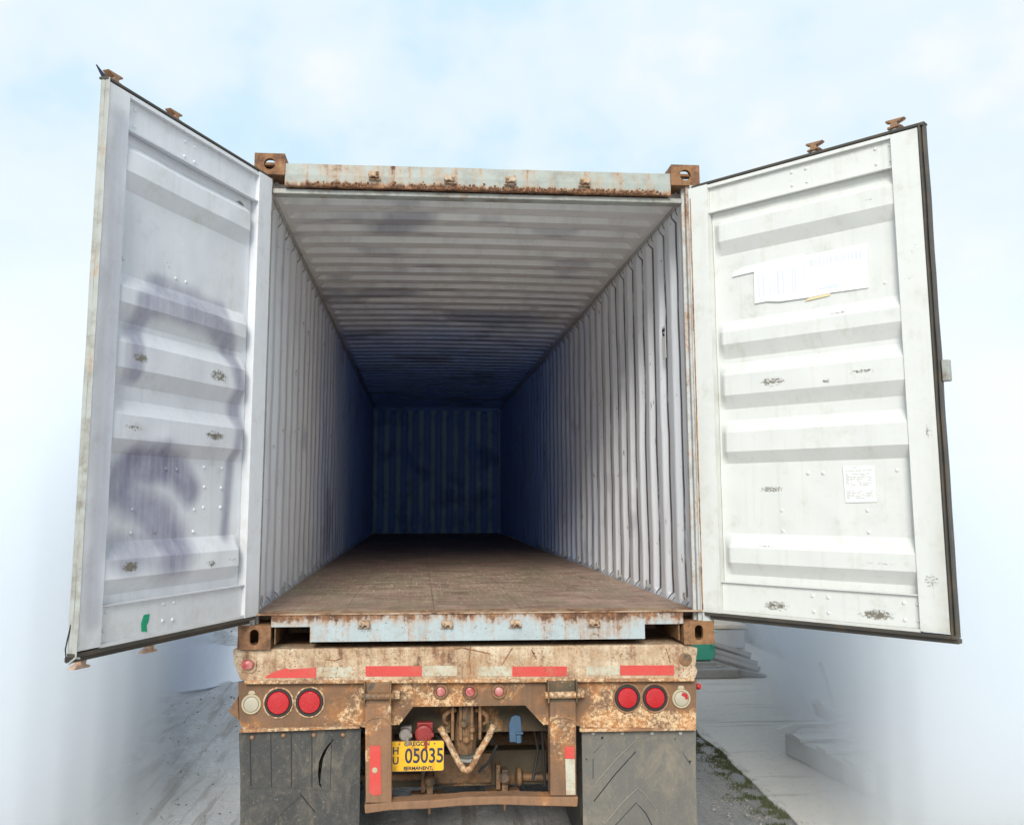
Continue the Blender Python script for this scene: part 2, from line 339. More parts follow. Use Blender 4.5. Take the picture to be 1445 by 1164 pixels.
# ------------------------------------------------------------ ground, slab, puddle
GZ = -1.15
def axis(lo, hi, d0, d1, st):
    v = [d0+i*st for i in range(int((d1-d0)/st)+1)]; a = [d1]; s_ = st
    while a[-1] < hi: s_ *= 1.35; a.append(min(hi, a[-1]+s_))
    b = [d0]; s_ = st
    while b[-1] > lo: s_ *= 1.35; b.append(max(lo, b[-1]-s_))
    return b[::-1][:-1]+v[:-1]+a
def ground_z(x, y):
    r = max(0, 1-max(0, abs(x)-5)/4)*max(0, 1-max(0, abs(y-4)-9)/5)
    h = noise.fractal(Vector((x*.5, y*.5, 3)), 1, 2, 4)*.03
    d = x+.33*y-.9 if x < 0 else x-.12*y-1
    h += .02*math.sin(d*11+noise.noise(Vector((x*.6, y*.3, 0)))*3)*max(0, noise.noise(Vector((x*.4, y*.25, 9)))+.4)
    h += noise.fractal(Vector((x*7, y*4, 1)), .8, 2, 4)*.012
    if -6 < x < -1.9 and 4.4 < y < 8.6: h -= .03*min(1, min(y-4.4, 8.6-y)*1.2, (x+6), (-1.9-x)*1.5)
    if x > 1.7: h = h*max(.12, 1-(x-1.7)*4)-.012*min(1, (x-1.7)*4)
    return GZ+h*r-(.012 if r == 0 and x > 1.7 else 0)
xs = axis(-900, 900, -5.5, 3.2, .045); ys = axis(-300, 1500, .2, 9, .06)
g = MB()
for yy in ys:
    for xx in xs: g.v.append((xx, yy, ground_z(xx, yy)))
nx = len(xs)
for j in range(len(ys)-1):
    for i in range(nx-1): g.f.append((j*nx+i, j*nx+i+1, (j+1)*nx+i+1, (j+1)*nx+i))
t = NT('wet_mud')
x, y, z = t.xyz(t.pos)
c = t.mix(t.noise(.9, 6, rough=.7), (.36, .345, .32), (.62, .61, .59))
c = t.mix(t.step(t.noise(22, 7, rough=.8), .58, .70), c, (.055, .045, .038))
peb = t.step(t.noise(55, 3, rough=.6), .70, .74)
c = t.mix(peb, c, (.38, .37, .34))
wet = t.step(t.noise(1, 5, k=(1.6, 1.0, 1), rough=.6), .42, .6)
dry = t.step(x, .2, 1.4)
wet = t.math('MULTIPLY', wet, t.math('SUBTRACT', 1.0, t.math('MULTIPLY', dry, .8)))
rg = t.mix(wet, (.55,)*3, (.16,)*3)
c = t.mix(t.math('MULTIPLY', wet, .15), c, (.06, .055, .055))
rv = t.noise(1, 6, k=(9, .7, 1), rough=.7, dist=.5)
c = t.mix(t.math('MULTIPLY', t.step(rv, .5, .62), .65), c, (.20, .165, .13))
c = t.mix(t.math('MULTIPLY', dry, .8), c, t.mix(t.noise(30, 7, rough=.8), (.04, .035, .03), (.14, .13, .118)))
hb = t.math('ADD', t.noise(9, 7, rough=.75), t.math('MULTIPLY', t.noise(1, 5, k=(40, 14, 1)), .35))
M['mud'] = t.fin(c, rg, 0, hb, .75, .02, .9)
tag(g.build('ground', M['mud'], smooth=True, fix=False), None, None, kind='structure')

# concrete path on the right, edge runs beside the mud
t = NT('old_concrete')
c = t.mix(t.noise(1.1, 6, rough=.65), (.43, .40, .355), (.56, .53, .48))
c = t.mix(t.step(t.noise(26, 8, rough=.85), .54, .68), c, (.25, .23, .20))
c = t.mix(t.math('MULTIPLY', t.step(t.noise(1, 6, k=(1.2, 7, 1)), .55, .7), .35), c, (.2, .18, .16))
v_ = t.N('ShaderNodeTexVoronoi'); v_.feature = 'DISTANCE_TO_EDGE'; v_.inputs['Scale'].default_value = .75
w_ = t.N('ShaderNodeVectorMath'); w_.operation = 'ADD'; t.L(t.pos, w_.inputs[0]); nn = t.N('ShaderNodeTexNoise'); nn.inputs['Scale'].default_value = 3; nn.inputs['Detail'].default_value = 5; t.L(t.pos, nn.inputs[0]); t.L(t.scale(nn.outputs[1], (.5, .5, .5)), w_.inputs[1]); t.L(w_.outputs[0], v_.inputs['Vector'])
ck = t.math('MULTIPLY', t.step(v_.outputs['Distance'], .012, .003), t.step(t.noise(1.3, 3), .42, .52))
c = t.mix(t.math('MULTIPLY', ck, .0), c, (.08, .07, .06))
M['conc'] = t.fin(c, .75, 0, t.noise(25, 7, rough=.75), .5, .006)
def slab(y0, y1, name):
    n = max(3, int((y1-y0)/.12)); L_ = []; R_ = []
    for i in range(n+1):
        yy = y0+(y1-y0)*i/n
        L_.append((1.93+.035*(yy-.9)+.035*noise.noise(Vector((yy*2, 0, 5)))+.02*noise.noise(Vector((yy*9, 0, 2))), yy)); R_.append((4.08+.03*noise.noise(Vector((yy*3, 4, 5))), yy))
    s_ = MB().prism(L_+R_[::-1], GZ-.08, GZ+.005, 'z')
    return tag(s_.build(name, M['conc'], bevel=.008), None, None, kind='structure')
slab(-2.2, 3.16, 'path'); slab(3.175, 5.9, 'path'); slab(5.915, 9.4, 'path'); slab(9.415, 26, 'path')
tag(MB().prism([(-14, -20), (14, -20), (14, -2.25), (-14, -2.25)], GZ-.08, GZ+.004, 'z').build('bounce_apron', simple('bounce_concrete', (.5, .49, .47), .8, 0, .15, 4), None), None, None, kind='structure')  # unseen pale slab, added to bounce light onto the ceiling and haze
# puddle
t = NT('puddle_water')
M['water'] = t.fin((.55, .57, .62), .12, 0, t.noise(3, 3), .03, .004, .5)
pts = []
for i in range(64):
    a = i/64*2*math.pi; r = 1+.12*noise.noise(Vector((math.cos(a)*2, math.sin(a)*2, 3)))+.05*noise.noise(Vector((math.cos(a)*7, math.sin(a)*7, 3)))
    pts.append((-4.3+2.75*r*math.cos(a), 6.35+1.75*r*math.sin(a)))
tag(MB().prism(pts, GZ-.03, GZ-.004, 'z').build('puddle', M['water']), None, None, kind='structure')

# grass: strip along the slab edge, turf beyond the slab, both uncountable
t = NT('grass_blades'); M['grass'] = t.fin(t.mix(t.noise(9, 3), (.035, .055, .016), (.15, .155, .08)), .7)
def blades(name, label, fn, n, hgt):
    b = MB()
    for i in range(n):
        q = fn()
        if not q: continue
        xx, yy = q; h = hgt*random.uniform(.4, 1.2); a = random.uniform(0, 6.28); w = .003*random.uniform(.6, 1.6); zz = ground_z(xx, yy) if xx < 4 else GZ
        l = random.uniform(.2, .9)*h; b2_ = random.uniform(0, 6.28)
        tip = (xx+math.cos(b2_)*l, yy+math.sin(b2_)*l, zz+h)
        b.add([(xx-w*math.cos(a), yy-w*math.sin(a), zz-.004), (xx+w*math.cos(a), yy+w*math.sin(a), zz-.004), tip], [(0, 1, 2)])
    return tag(b.build(name, M['grass'], fix=False), label, 'grass', kind='stuff')
def strip():
    yy = random.uniform(.3, 3.9); e_ = 1.95+.035*(yy-.9); w = .62 if yy > 2.4 else .22+.1*noise.noise(Vector((yy*3, 0, 0)))
    xx = e_-abs(random.gauss(0, w*.5))+.03
    if noise.fractal(Vector((xx*7, yy*7, 2)), 1, 2, 3)+random.uniform(-.25, .25) < (.0 if yy > 2 else .17): return None
    return xx, yy
blades('grass_strip', 'short green weeds growing along the near edge of the concrete path', strip, 42000, .022)
blades('turf', 'pale green turf on the far side of the concrete path', lambda: (4.1+abs(random.gauss(0, 1.6)), random.uniform(3, 14)), 14000, .06)
pb = MB()
for i in range(3200):
    yy = random.uniform(.3, 3.2); xx = 1.8+.035*yy-abs(random.gauss(0, .4))+random.uniform(-.02, .12); r = random.uniform(.002, .007)*(2 if random.random() < .06 else 1)
    zz = ground_z(xx, yy)+r*.3; a = random.uniform(0, 3)
    pb.lathe([(r*.5, -r*.5), (r, 0), (r*.55, r*.5)], (xx, yy, zz), (.3*math.cos(a), .3*math.sin(a), 1), 6)
M['stone'] = simple('gravel_stone', (.27, .255, .23), .9, 0, .5, 60)
tag(pb.build('gravel', M['stone'], fix=False), 'loose pale gravel scattered beside the weedy path edge', 'gravel', kind='stuff')

pb = MB(); rr_ = random.Random(11)
for i in range(260):
    yy = rr_.uniform(.6, 9.5); xx = -1.3-abs(rr_.gauss(0, 1.0))-(.1*yy); r = rr_.uniform(.003, .010)*(1 if yy < 4 else 1.6)
    if -7 < xx < -1.6 and 4.7 < yy < 8.1: continue
    zz = ground_z(xx, yy)+r*.25; a = rr_.uniform(0, 3)
    pb.lathe([(r*.5, -r*.5), (r, 0), (r*.55, r*.45)], (xx, yy, zz), (.3*math.cos(a), .3*math.sin(a), 1), 6)
M['clod'] = simple('mud_clod', (.16, .14, .12), .8, 0, .5, 60)
tag(pb.build('clods', M['clod'], fix=False), 'small dark clods and stones strewn over the pale mud on the left', 'stones', kind='stuff')

# ================================================================ CONTAINER
box_ = thing('shipping_container', 'weathered white steel shipping container with both end doors swung open, resting on the trailer', 'shipping container', (0, 6, 0))
# corner castings: five plates round a hollow, end face with its lifting hole
def casting(sx, z0, y0, flip=False):
    w, h, d, tk = .162, .118, .178, .028
    xa = 1.219*sx-(w if sx > 0 else 0); z1 = z0+h
    top = z0 > 1; cx = xa+w/2; cz = z0+h/2
    hole = obround(cx-(.0 if top else 0), cz, .062, .062) if top else obround(cx, cz, .045, .078)
    me = plate([(xa, z0), (xa+w, z0), (xa+w, z1), (xa, z1)], [hole], y0, y0+tk)
    o = link('corner_casting', me, M['cast'], box_, bevel=.006)
    b = MB()
    b.box(xa, xa+.012, y0+tk, y0+d, z0, z1).box(xa+w-.012, xa+w, y0+tk, y0+d, z0, z1)
    b.box(xa+.012, xa+w-.012, y0+d-.012, y0+d, z0, z1) if not top else None
    b.box(xa+.012, xa+w-.012, y0+tk, y0+d-.012, z0, z0+.02)
    if not top: b.box(xa+.012, xa+w-.012, y0+tk, y0+d-.012, z1-.02, z1)
    else: b.box(xa+.012, xa+w-.012, y0+tk, y0+.06, z1-.02, z1).box(xa+.012, xa+w-.012, y0+.13, y0+d, z1-.02, z1).box(xa+.012, cx-.01, y0+d-.012, y0+d, z0+.02, z1-.02)
    bm = bmesh.new(); bm.from_mesh(o.data); m2 = bpy.data.meshes.new('t'); m2.from_pydata(b.v, [], b.f); bm.from_mesh(m2)
    bmesh.ops.recalc_face_normals(bm, faces=bm.faces); bm.to_mesh(o.data); bm.free()
    return o
for sx in (-1, 1):
    for z0 in (0, 2.473):
        casting(sx, z0, 0); casting(sx, z0, 12.014)
# header beam: face plate with folded lower lip
hd = MB(); n = 60; zt = []; 
for i in range(n+1):
    xx = -1.058+2.116*i/n
    zt.append((xx, 2.543+.004*noise.noise(Vector((xx*3, 0, 1))), 2.415+.003*noise.noise(Vector((xx*11, 3, 1)))))
for i, (xx, a, b) in enumerate(zt):
    hd.v += [(xx, .012, b), (xx, .008, (a+b)/2), (xx, .012, a), (xx, .11, a), (xx, .11, b+.012), (xx, .03, b+.002)]
for i in range(n):
    for k in range(6): hd.f.append((i*6+k, i*6+(k+1) % 6, (i+1)*6+(k+1) % 6, (i+1)*6+k))
hd.f += [tuple(range(6))[::-1], tuple(n*6+k for k in range(6))]
hd.build('header', M['header'], box_, bevel=.004)
hl = MB().box(-1.13, 1.13, .045, .115, 2.385, 2.4118); hl.box(-1.13, 1.13, .117, .16, 2.405, 2.432)
hl.build('header_lip', M['galet'], box_, bevel=.004)
# flaky rust crust on the lower edge of the header
cr_ = MB()
for i in range(620):
    u = random.random(); xx = -.95+1.95*u
    if noise.noise(Vector((xx*3.1, 7, 0))) < -.12 and random.random() < .8: continue
    r = random.uniform(.003, .008); zz = 2.418+abs(random.gauss(0, .012)); a = random.uniform(0, 6)
    cr_.lathe([(r*.5, -.002), (r, .001), (r*.4, .003+r*.35)], (xx, .009, zz), (.4*math.cos(a), -1, .4*math.sin(a)), 6)
M['crust'] = rusty('rust_crust', (.2, .11, .07), (.12, .06, .04), .3, .5, 20, .2, 0, .5, 40, .9)
cr_.build('rust_crust', M['crust'], box_, fix=False)['kind'] = 'stuff'
# sill with the two forklift notches
sp = [(-1.057, .108), (-1.057, .165), (1.057, .163), (1.057, .106), (1.035, .104), (.853, .104), (.853, .031), (-.862, .033), (-.862, .108)]
link('door_sill', plate(sp, [], .004, .022), M['sill'], box_, bevel=.002)
MB().box(-1.057, 1.057, .0225, .16, .135, .1615).box(-.84, .83, .1, .16, .03, .1345).build('sill_beam', M['lip'], box_, bevel=.004)
MB().box(-1.2, 1.2, -.004, .018, .1655, .173).build('sill_edge', M['lip'], box_, bevel=.002)
for x0, x1 in ((-1.035, -.862), (.853, 1.035)):
    MB().prism([(x0-.006, .02), (x0-.001, .02), (x0-.001, .106), (x1+.001, .106), (x1+.001, .02), (x1+.006, .02), (x1+.006, .111), (x0-.006, .111)], .0225, .5).build('notch_lining', M['greasy'], box_)
for i in range(18): MB().box(-1.157, 1.157, .56+i*.62, .60+i*.62, .004, .1245).build('floor_bearer', M['greasy'], box_)
# door keepers on header and sill
def keeper(px, py, zf, mir, tp):
    cx, cz = at(px, py, -.02); b = MB()
    pl = [(-.026, -.012), (-.020, .014), (-.004, .018), (.004, .006), (.014, .008), (.02, .022), (.03, .018), (.032, -.006), (.022, -.018), (.006, -.012), (-.012, -.018)]
    pl = [(cx+a*mir, cz+c_*(1 if tp else -1)) for a, c_ in pl]
    b.prism(pl, -.028, .006)
    b.lathe([(.008, 0), (.011, .004), (.011, .012), (.006, .02)], (cx-.017*mir, -.022, cz), (0, -1, .1), 10)
    b.box(cx-.032, cx+.036, -.008, .006, cz-.026, cz-.018)
    return b.build('lock_keeper', M['keeper'], box_, bevel=.004)
for (px, py) in ((528, 246), (635, 251), (720, 253), (825, 255)): keeper(px, py, 0, 1 if px > 700 else -1, True)
for (px, py) in ((513, 880), (630, 880), (727, 879), (838, 878)): keeper(px, py, 0, 1, False)
# corner posts with stepped inner return
for sx in (-1, 1):
    prof = [(1.219, .0), (1.16, .0), (1.16, .018), (1.142, .018), (1.142, .05), (1.128, .055), (1.128, .085), (1.146, .09), (1.146, .14), (1.176, .15), (1.219, .15)]
    b = MB(); n = 40; k = len(prof)
    for i in range(n+1):
        zz = .118+(2.473-.118)*i/n
        for (a, c_) in prof:
            w_ = .002*noise.noise(Vector((a*9, c_*9+sx, zz*2.3)))
            b.v.append((sx*(a+w_), c_+w_, zz))
    for i in range(n):
        for q in range(k): b.f.append((i*k+q, i*k+(q+1) % k, (i+1)*k+(q+1) % k, (i+1)*k+q))
    b.f += [tuple(range(k)), tuple(n*k+q for q in range(k))]
    b.build('corner_post', M['post'], box_)
    # rusty contact strip the door seal closes on
    b = MB(); 
    for i in range(30):
        z0 = .175+i*(2.22/30); w_ = .004*noise.noise(Vector((0, sx*3, z0*5)))
        b.box(sx*1.1608-.004+w_ if sx > 0 else sx*1.1608-.004+w_, sx*1.1608+.004+w_, -.006, .0175, z0, z0+2.22/30-.0004)
    b.build('seal_strip', rusty('seal_strip_rust_%s' % ('right' if sx > 0 else 'left'), (.45, .38, .28), (.3, .2, .1), .42 if sx > 0 else .6, .6 if sx > 0 else .7, 6, .1, .2, .5, 20), box_)
    MB().box(sx*1.219 if sx < 0 else 1.157, sx*1.157 if sx < 0 else 1.219, 11.95, 12.014, .118, 2.473).build('corner_post', M['post'], box_)
# corrugated side walls: vertical folds with closed ends
def fold(v, pitch, a, b_):   # trapezoid wave 0..1
    q = (v/pitch) % 1
    if q < a: return 0
    if q < a+b_: return (q-a)/b_
    if q < 1-b_: return 1
    return (1-q)/b_
PY = .278
def side_wall(sx):
    yl = [.15]; k = 0; q = .15
    brk = [0, .32, .32+.17, 1-.17]
    while q < 12.0:
        for bb in brk:
            yy = .19+PY*(k+bb)
            if yy < 12.0: yl += [yy-.006, yy+.006]+([yy-.012, yy+.012] if bb in (.32+.17, 1-.17) else []) if k < 26 else [yy]
        k += 1; q = .19+PY*k
    yl.append(12.02); yl = sorted(yl)
    zl = [.158, .175, .195]+[.23+i*(2.36-.23)/26 for i in range(27)]+[2.39, 2.42, 2.45]
    me = MB(); ed = []; gv = []
    for yy in yl:
        w_ = fold(yy-.19, PY, .32, .17)
        if yy < .19 or yy > 11.9: w_ = 0
        for zz in zl:
            t_ = min(1, max(0, (zz-.165)/.03), max(0, (2.425-zz)/.035))
            dent = .006*noise.noise(Vector((sx*5, yy*1.7, zz*1.6)))+.0035*noise.noise(Vector((sx*5, yy*6, zz*4)))
            if zz < 1.2: dent += .008*max(0, noise.noise(Vector((sx*8, yy*2.7, zz*3)))-.15)
            dep = .034*(w_*t_)
            me.v.append((sx*(1.174+dep+dent*min(1, t_+.2)), yy, zz)); ed.append(1.0 if 0.02 < w_ < .98 and yy < 7 else (.6 if abs(w_-.0) < .03 else 0))
            fr = ((yy-.19)/PY) % 1; gv.append(1.0 if yy < 7.5 and min(abs(fr-.49), abs(fr-.83))*PY < .0075 else 0)  # marks the creases that get a painted shade line
    n = len(zl)
    for i in range(len(yl)-1):
        for j in range(n-1): me.f.append((i*n+j, (i+1)*n+j, (i+1)*n+j+1, i*n+j+1))
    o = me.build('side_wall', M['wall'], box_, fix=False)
    a = o.data.attributes.new('edge', 'FLOAT', 'POINT'); a.data.foreach_set('value', ed)
    a = o.data.attributes.new('groove', 'FLOAT', 'POINT'); a.data.foreach_set('value', gv)  # 'groove' is the mask of the painted crease shade
    s_ = o.modifiers.new('sheet', 'SOLIDIFY'); s_.thickness = .002; s_.offset = -sx if sx < 0 else sx*-1
    return o
side_wall(-1); side_wall(1)
for sx in (-1, 1):
    a, b_ = sorted((sx*1.219, sx*1.158)); MB().box(a, b_, .178, 12.014, 2.45, 2.535).build('top_rail', M['post'], box_, bevel=.004)
    # weld bead and ledge where wall meets the rail, slightly wavy
    MB().tube([(sx*(1.164+.003*noise.noise(Vector((i*.7, sx, 0)))), .17+i*.12, 2.446+.003*noise.noise(Vector((i*.9, sx, 4)))) for i in range(99)], .007, 6).build('rail_weld', M['post'], box_, smooth=True)
    a, b_ = sorted((sx*1.219, sx*1.16)); MB().box(a, b_, .178, 12.014, .03, .1575).build('bottom_rail', M['post'], box_, bevel=.004)
# roof
yl = [.116]; k = 0; PR = .258
while .2+PR*k < 12.0:
    for bb in (0, .44, .50, .94):
        yy = .2+PR*(k+bb)
        if yy < 12.0: yl.append(yy)
    k += 1
yl.append(12.02)
xl = [-1.165, -1.13, -1.105, -1.08]+[-1.03+i*2.06/20 for i in range(21)]+[1.08, 1.105, 1.13, 1.165]
me = MB(); 
for yy in yl:
    w_ = fold(yy-.2, PR, .44, .06)
    for xx in xl:
        t_ = min(1, max(0, (1.13-abs(xx))/.04))
        me.v.append((xx, yy, 2.460+.036*w_*t_+.012*(1-(xx/1.165)**2)+.005*noise.noise(Vector((xx*1.3, yy*1.1, 6)))))
n = len(xl); gv = []
for i in range(len(yl)-1):
    for j in range(n-1): me.f.append((i*n+j, i*n+j+1, (i+1)*n+j+1, (i+1)*n+j))
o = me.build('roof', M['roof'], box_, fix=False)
o.data.attributes.new('edge', 'FLOAT', 'POINT'); o.data.attributes.new('groove', 'FLOAT', 'POINT')
s_ = o.modifiers.new('sheet', 'SOLIDIFY'); s_.thickness = .002; s_.offset = 1
# end wall
xl = []; k = 0
while -1.17+.212*k < 1.17:
    for bb in (0, .3, .5, .8):
        xx = -1.17+.212*(k+bb)
        if xx < 1.17: xl.append(xx)
    k += 1
xl.append(1.172)
ev = []; me = MB(); zl = [.158, .2, .23]+[.3+i*.2 for i in range(11)]+[2.37, 2.4, 2.41]
for xx in xl:
    w_ = fold(xx+1.17, .212, .3, .2)
    for zz in zl:
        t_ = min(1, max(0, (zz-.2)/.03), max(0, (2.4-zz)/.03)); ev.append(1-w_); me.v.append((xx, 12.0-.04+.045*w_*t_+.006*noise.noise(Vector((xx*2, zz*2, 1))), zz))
n = len(zl)
for i in range(len(xl)-1):
    for j in range(n-1): me.f.append((i*n+j, (i+1)*n+j, (i+1)*n+j+1, i*n+j+1))
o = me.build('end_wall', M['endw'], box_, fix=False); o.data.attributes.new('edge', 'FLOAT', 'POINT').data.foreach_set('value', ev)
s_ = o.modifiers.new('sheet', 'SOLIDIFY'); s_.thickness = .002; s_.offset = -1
MB().box(-1.158, 1.158, 11.94, 12.02, 2.41, 2.53).build('end_header', M['endw'], box_, bevel=.004)
MB().box(-1.158, 1.158, 11.98, 12.03, .0, .1575).build('end_sill', M['sill'], box_)
# floor
MB().box(-1.158, 1.158, .1605, 12.0, .125, .1608).build('floor', M['floor'], box_)
# threshold plate at the mouth of the floor
fl = MB(); n = 70
for i in range(n+1):
    xx = -1.157+2.314*i/n
    yy = .19+.008*noise.noise(Vector((xx*5, 1, 1)))
    fl.v += [(xx, .0235, .1625), (xx, .03, .1665), (xx, yy, .1665), (xx, yy+.004, .1612)]
for i in range(n):
    for k in range(3): fl.f.append((i*4+k, (i+1)*4+k, (i+1)*4+k+1, i*4+k+1))
fl.build('threshold_plate', M['lip'], box_, fix=True)
# lashing rings low on the walls
def ring_bm(cx, cy_, cz, sx):
    b = MB(); b.tube([(cx-sx*.012, cy_+.022*math.cos(a*math.pi/7), cz+.03*math.sin(a*math.pi/7)) for a in range(-1, 9)], .0045, 6)
    b.box(min(cx, cx-sx*.008), max(cx, cx-sx*.008), cy_-.03, cy_+.03, cz-.012, cz+.006); return b
for sx in (-1, 1):
    for k in range(8): ring_bm(sx*1.172, .32+PY*4*k*.75, .2, sx).build('lashing_ring', M['post'], box_, smooth=True)
# white tag with a navy mark stuck on the right wall
tx = 1.1725
tg = MB().prism([(.585, 1.60), (.66, 1.595), (.665, 1.80), (.59, 1.80)], tx-.006, tx-.004, 'x')
M['sticker'] = simple('white_sticker', (.84, .84, .83), .45, 0, .03)
tgo = tg.build('wall_tag', M['sticker'], box_)
MB().prism([(.595, 1.765), (.655, 1.765), (.655, 1.785), (.595, 1.785)], tx-.0075, tx-.0062, 'x').prism([(.598, 1.738), (.63, 1.738), (.655, 1.755), (.622, 1.757)], tx-.0075, tx-.0062, 'x').build('navy_mark', M['ink'], tgo).matrix_parent_inverse = INV[box_.name]
tgo.matrix_parent_inverse = INV[box_.name]
for c_ in tgo.children: c_.matrix_parent_inverse = Matrix.Identity(4)

# ================================================================ DOORS
def sstep(v): v = max(0, min(1, v)); return v*v*(3-2*v)
def capsule(u, z, pts, w, soft):
    best = 0
    for i in range(len(pts)-1):
        (ax, az, aw), (bx, bz, bw) = pts[i], pts[i+1]
        dx, dz = bx-ax, bz-az; l2 = dx*dx+dz*dz+1e-9
        t_ = max(0, min(1, ((u-ax)*dx+(z-az)*dz)/l2)); d = math.hypot(u-ax-dx*t_, z-az-dz*t_); r = (aw+(bw-aw)*t_)*w
        best = max(best, sstep(1-(d-r)/soft) if d > r else 1)
        if best == 1: break
    return best
PROF = [(.323, -.045), (.362, -.045), (.425, -.006), (.5, -.006), (.572, -.045), (.93, -.045), (.99, -.006), (1.09, -.006), (1.155, -.045), (1.215, -.045),
        (1.285, -.006), (1.39, -.006), (1.457, -.045), (1.482, -.045), (1.555, -.006), (1.62, -.006), (1.685, -.045), (2.045, -.045), (2.115, -.006), (2.205, -.006), (2.25, -.045), (2.293, -.045)]
def pn(z):
    for (a, na), (b_, nb) in zip(PROF, PROF[1:]):
        if a <= z <= b_: return na+(nb-na)*(z-a)/(b_-a)
    return -.045
def make_door(hinge, ang, mir, mat, gask, label, rivets, spray, scuffs, grime):
    """local frame: u along the door from the hinge, n towards the inside face, z up.  mir=+1: n is to the right of u"""
    b = MB()
    P = lambda u, n_, z: (u, n_*mir, z)
    us = [.07, .082]+[.085+i*.0115 for i in range(83)]+[1.04]
    us = [u for u in us if u <= 1.04]
    zs = []
    for (a, _), (b_, _) in zip(PROF, PROF[1:]):
        k = max(1, int((b_-a)/.014)); zs += [a+(b_-a)*i/k for i in range(k)]
    zs.append(PROF[-1][0])
    for u in us:
        tp = max(0, min(1, (u-.08)/.045))
        for z in zs:
            n0 = pn(z); n0 = -.045+(n0+.045)*tp
            n0 += .007*noise.noise(Vector((u*2.2, mir*3, z*2)))+.003*noise.noise(Vector((u*8, mir*3, z*8)))
            b.v.append(P(u, n0, z))
    n = len(zs)
    for i in range(len(us)-1):
        for j in range(n-1): b.f.append((i*n+j, (i+1)*n+j, (i+1)*n+j+1, i*n+j+1))
    def bx(u0, u1, n0, n1, z0, z1, su=1, sz=1):    # slab cut in cells so stains can be carried
        nu, nz_ = max(1, int((u1-u0)/su)), max(1, int((z1-z0)/sz)); base = len(b.v)
        a = n1
        for i in range(nu+1):
            for j in range(nz_+1): b.v.append(P(u0+(u1-u0)*i/nu, a+.0012*noise.noise(Vector((u0+i, 0, j*.35))), z0+(z1-z0)*j/nz_))
        for i in range(nu):
            for j in range(nz_): q = base+i*(nz_+1)+j; b.f.append((q, q+nz_+1, q+nz_+2, q+1))
        e_ = .0
        b.add([P(u0, n1, z0), P(u1, n1, z0), P(u1, n0, z0), P(u0, n0, z0), P(u0, n1, z1), P(u1, n1, z1), P(u1, n0, z1), P(u0, n0, z1)],
              [(0, 1, 2, 3), (4, 7, 6, 5), (0, 3, 7, 4), (1, 5, 6, 2), (2, 6, 7, 3)])
    bx(-.048, .068, -.06, 0, .165, 2.452, .02, .014)       # hinge stile
    bx(1.042, 1.163, -.036 if mir > 0 else -.06, 0, .172, 2.445, .02, .014)      # free stile
    bx(.069, 1.041, -.06, -.022, .18, .322, .012, .012)    # bottom rail
    bx(.069, 1.041, -.0235, -.006, .3225, .328, .5, .01)    # its upper flange
    bx(.069, 1.041, -.06, -.004, .166, .1795, .5, .01)
    bx(.069, 1.041, -.06, -.024, 2.294, 2.43, .012, .012)  # top rail
    bx(.069, 1.041, -.0235, -.004, 2.288, 2.2935, .5, .01)
    bx(.069, 1.041, -.06, -.003, 2.4305, 2.448, .5, .01)
    bx(.02, 1.085 if mir > 0 else 1.15, -.075, -.0615, .17, 2.44, 3, 3)          # outer sheet seen from behind
    for (u, z) in rivets:
        n0 = -.022 if z < .32 else (-.024 if z > 2.29 else pn(z)+.001)
        if u > 1.035 and .33 < z < 2.29: u = 1.03
        b.lathe([(.0085, -.002), (.0085, .001), (.006, .005), (.002, .0065)], P(u, n0, z), (0, mir, 0), 10)
    me = bpy.data.meshes.new('door'); me.from_pydata(b.v, [], b.f)
    bm = bmesh.new(); bm.from_mesh(me); bmesh.ops.recalc_face_normals(bm, faces=bm.faces); bm.to_mesh(me); bm.free()
    o = link('door', me, mat, None, smooth=True)
    me.set_sharp_from_angle(angle=R(17))
    av, sv, gv = [], [], []
    for v in me.vertices:
        u, z = v.co.x, v.co.z
        s1 = 0
        wu, wz = .03*noise.noise(Vector((u*6, z*6, 1))), .03*noise.noise(Vector((u*6, z*6, 8)))
        for (pts, w, soft, k) in spray: s1 = max(s1, k*capsule(u+wu, z+wz, pts, w*.9, soft*1.3))
        s2 = 0
        for (cu, cz, ru, rz, k) in scuffs:
            d = math.hypot((u-cu)/ru, (z-cz)/rz); s2 = max(s2, k*sstep(1.3-d))
        av.append(s1); sv.append(s2); gv.append(min(1, grime(u, z)))
    for nm, vals in (('spray', av), ('scuff', sv), ('grime', gv)):
        me.attributes.new(nm, 'FLOAT', 'POINT').data.foreach_set('value', vals)
    mw = Matrix.Translation((hinge[0], hinge[1], 0)) @ Matrix.Rotation(R(ang), 4, 'Z')
    o.parent = box_; o.matrix_parent_inverse = INV[box_.name]; o.matrix_basis = mw
    o['label'] = label
    def sub(bld, nm, mt, **kw):
        q = bld.build(nm, mt, None, **kw); q.parent = o; return q
    # rubber seal: two lips round three sides
    gk = MB()
    def lip(u0, u1, z0, z1, n0, n1): gk.box(u0, u1, *sorted((n0*mir, n1*mir)), z0, z1)
    return o, sub, P
white = [(1, 0, 0)]
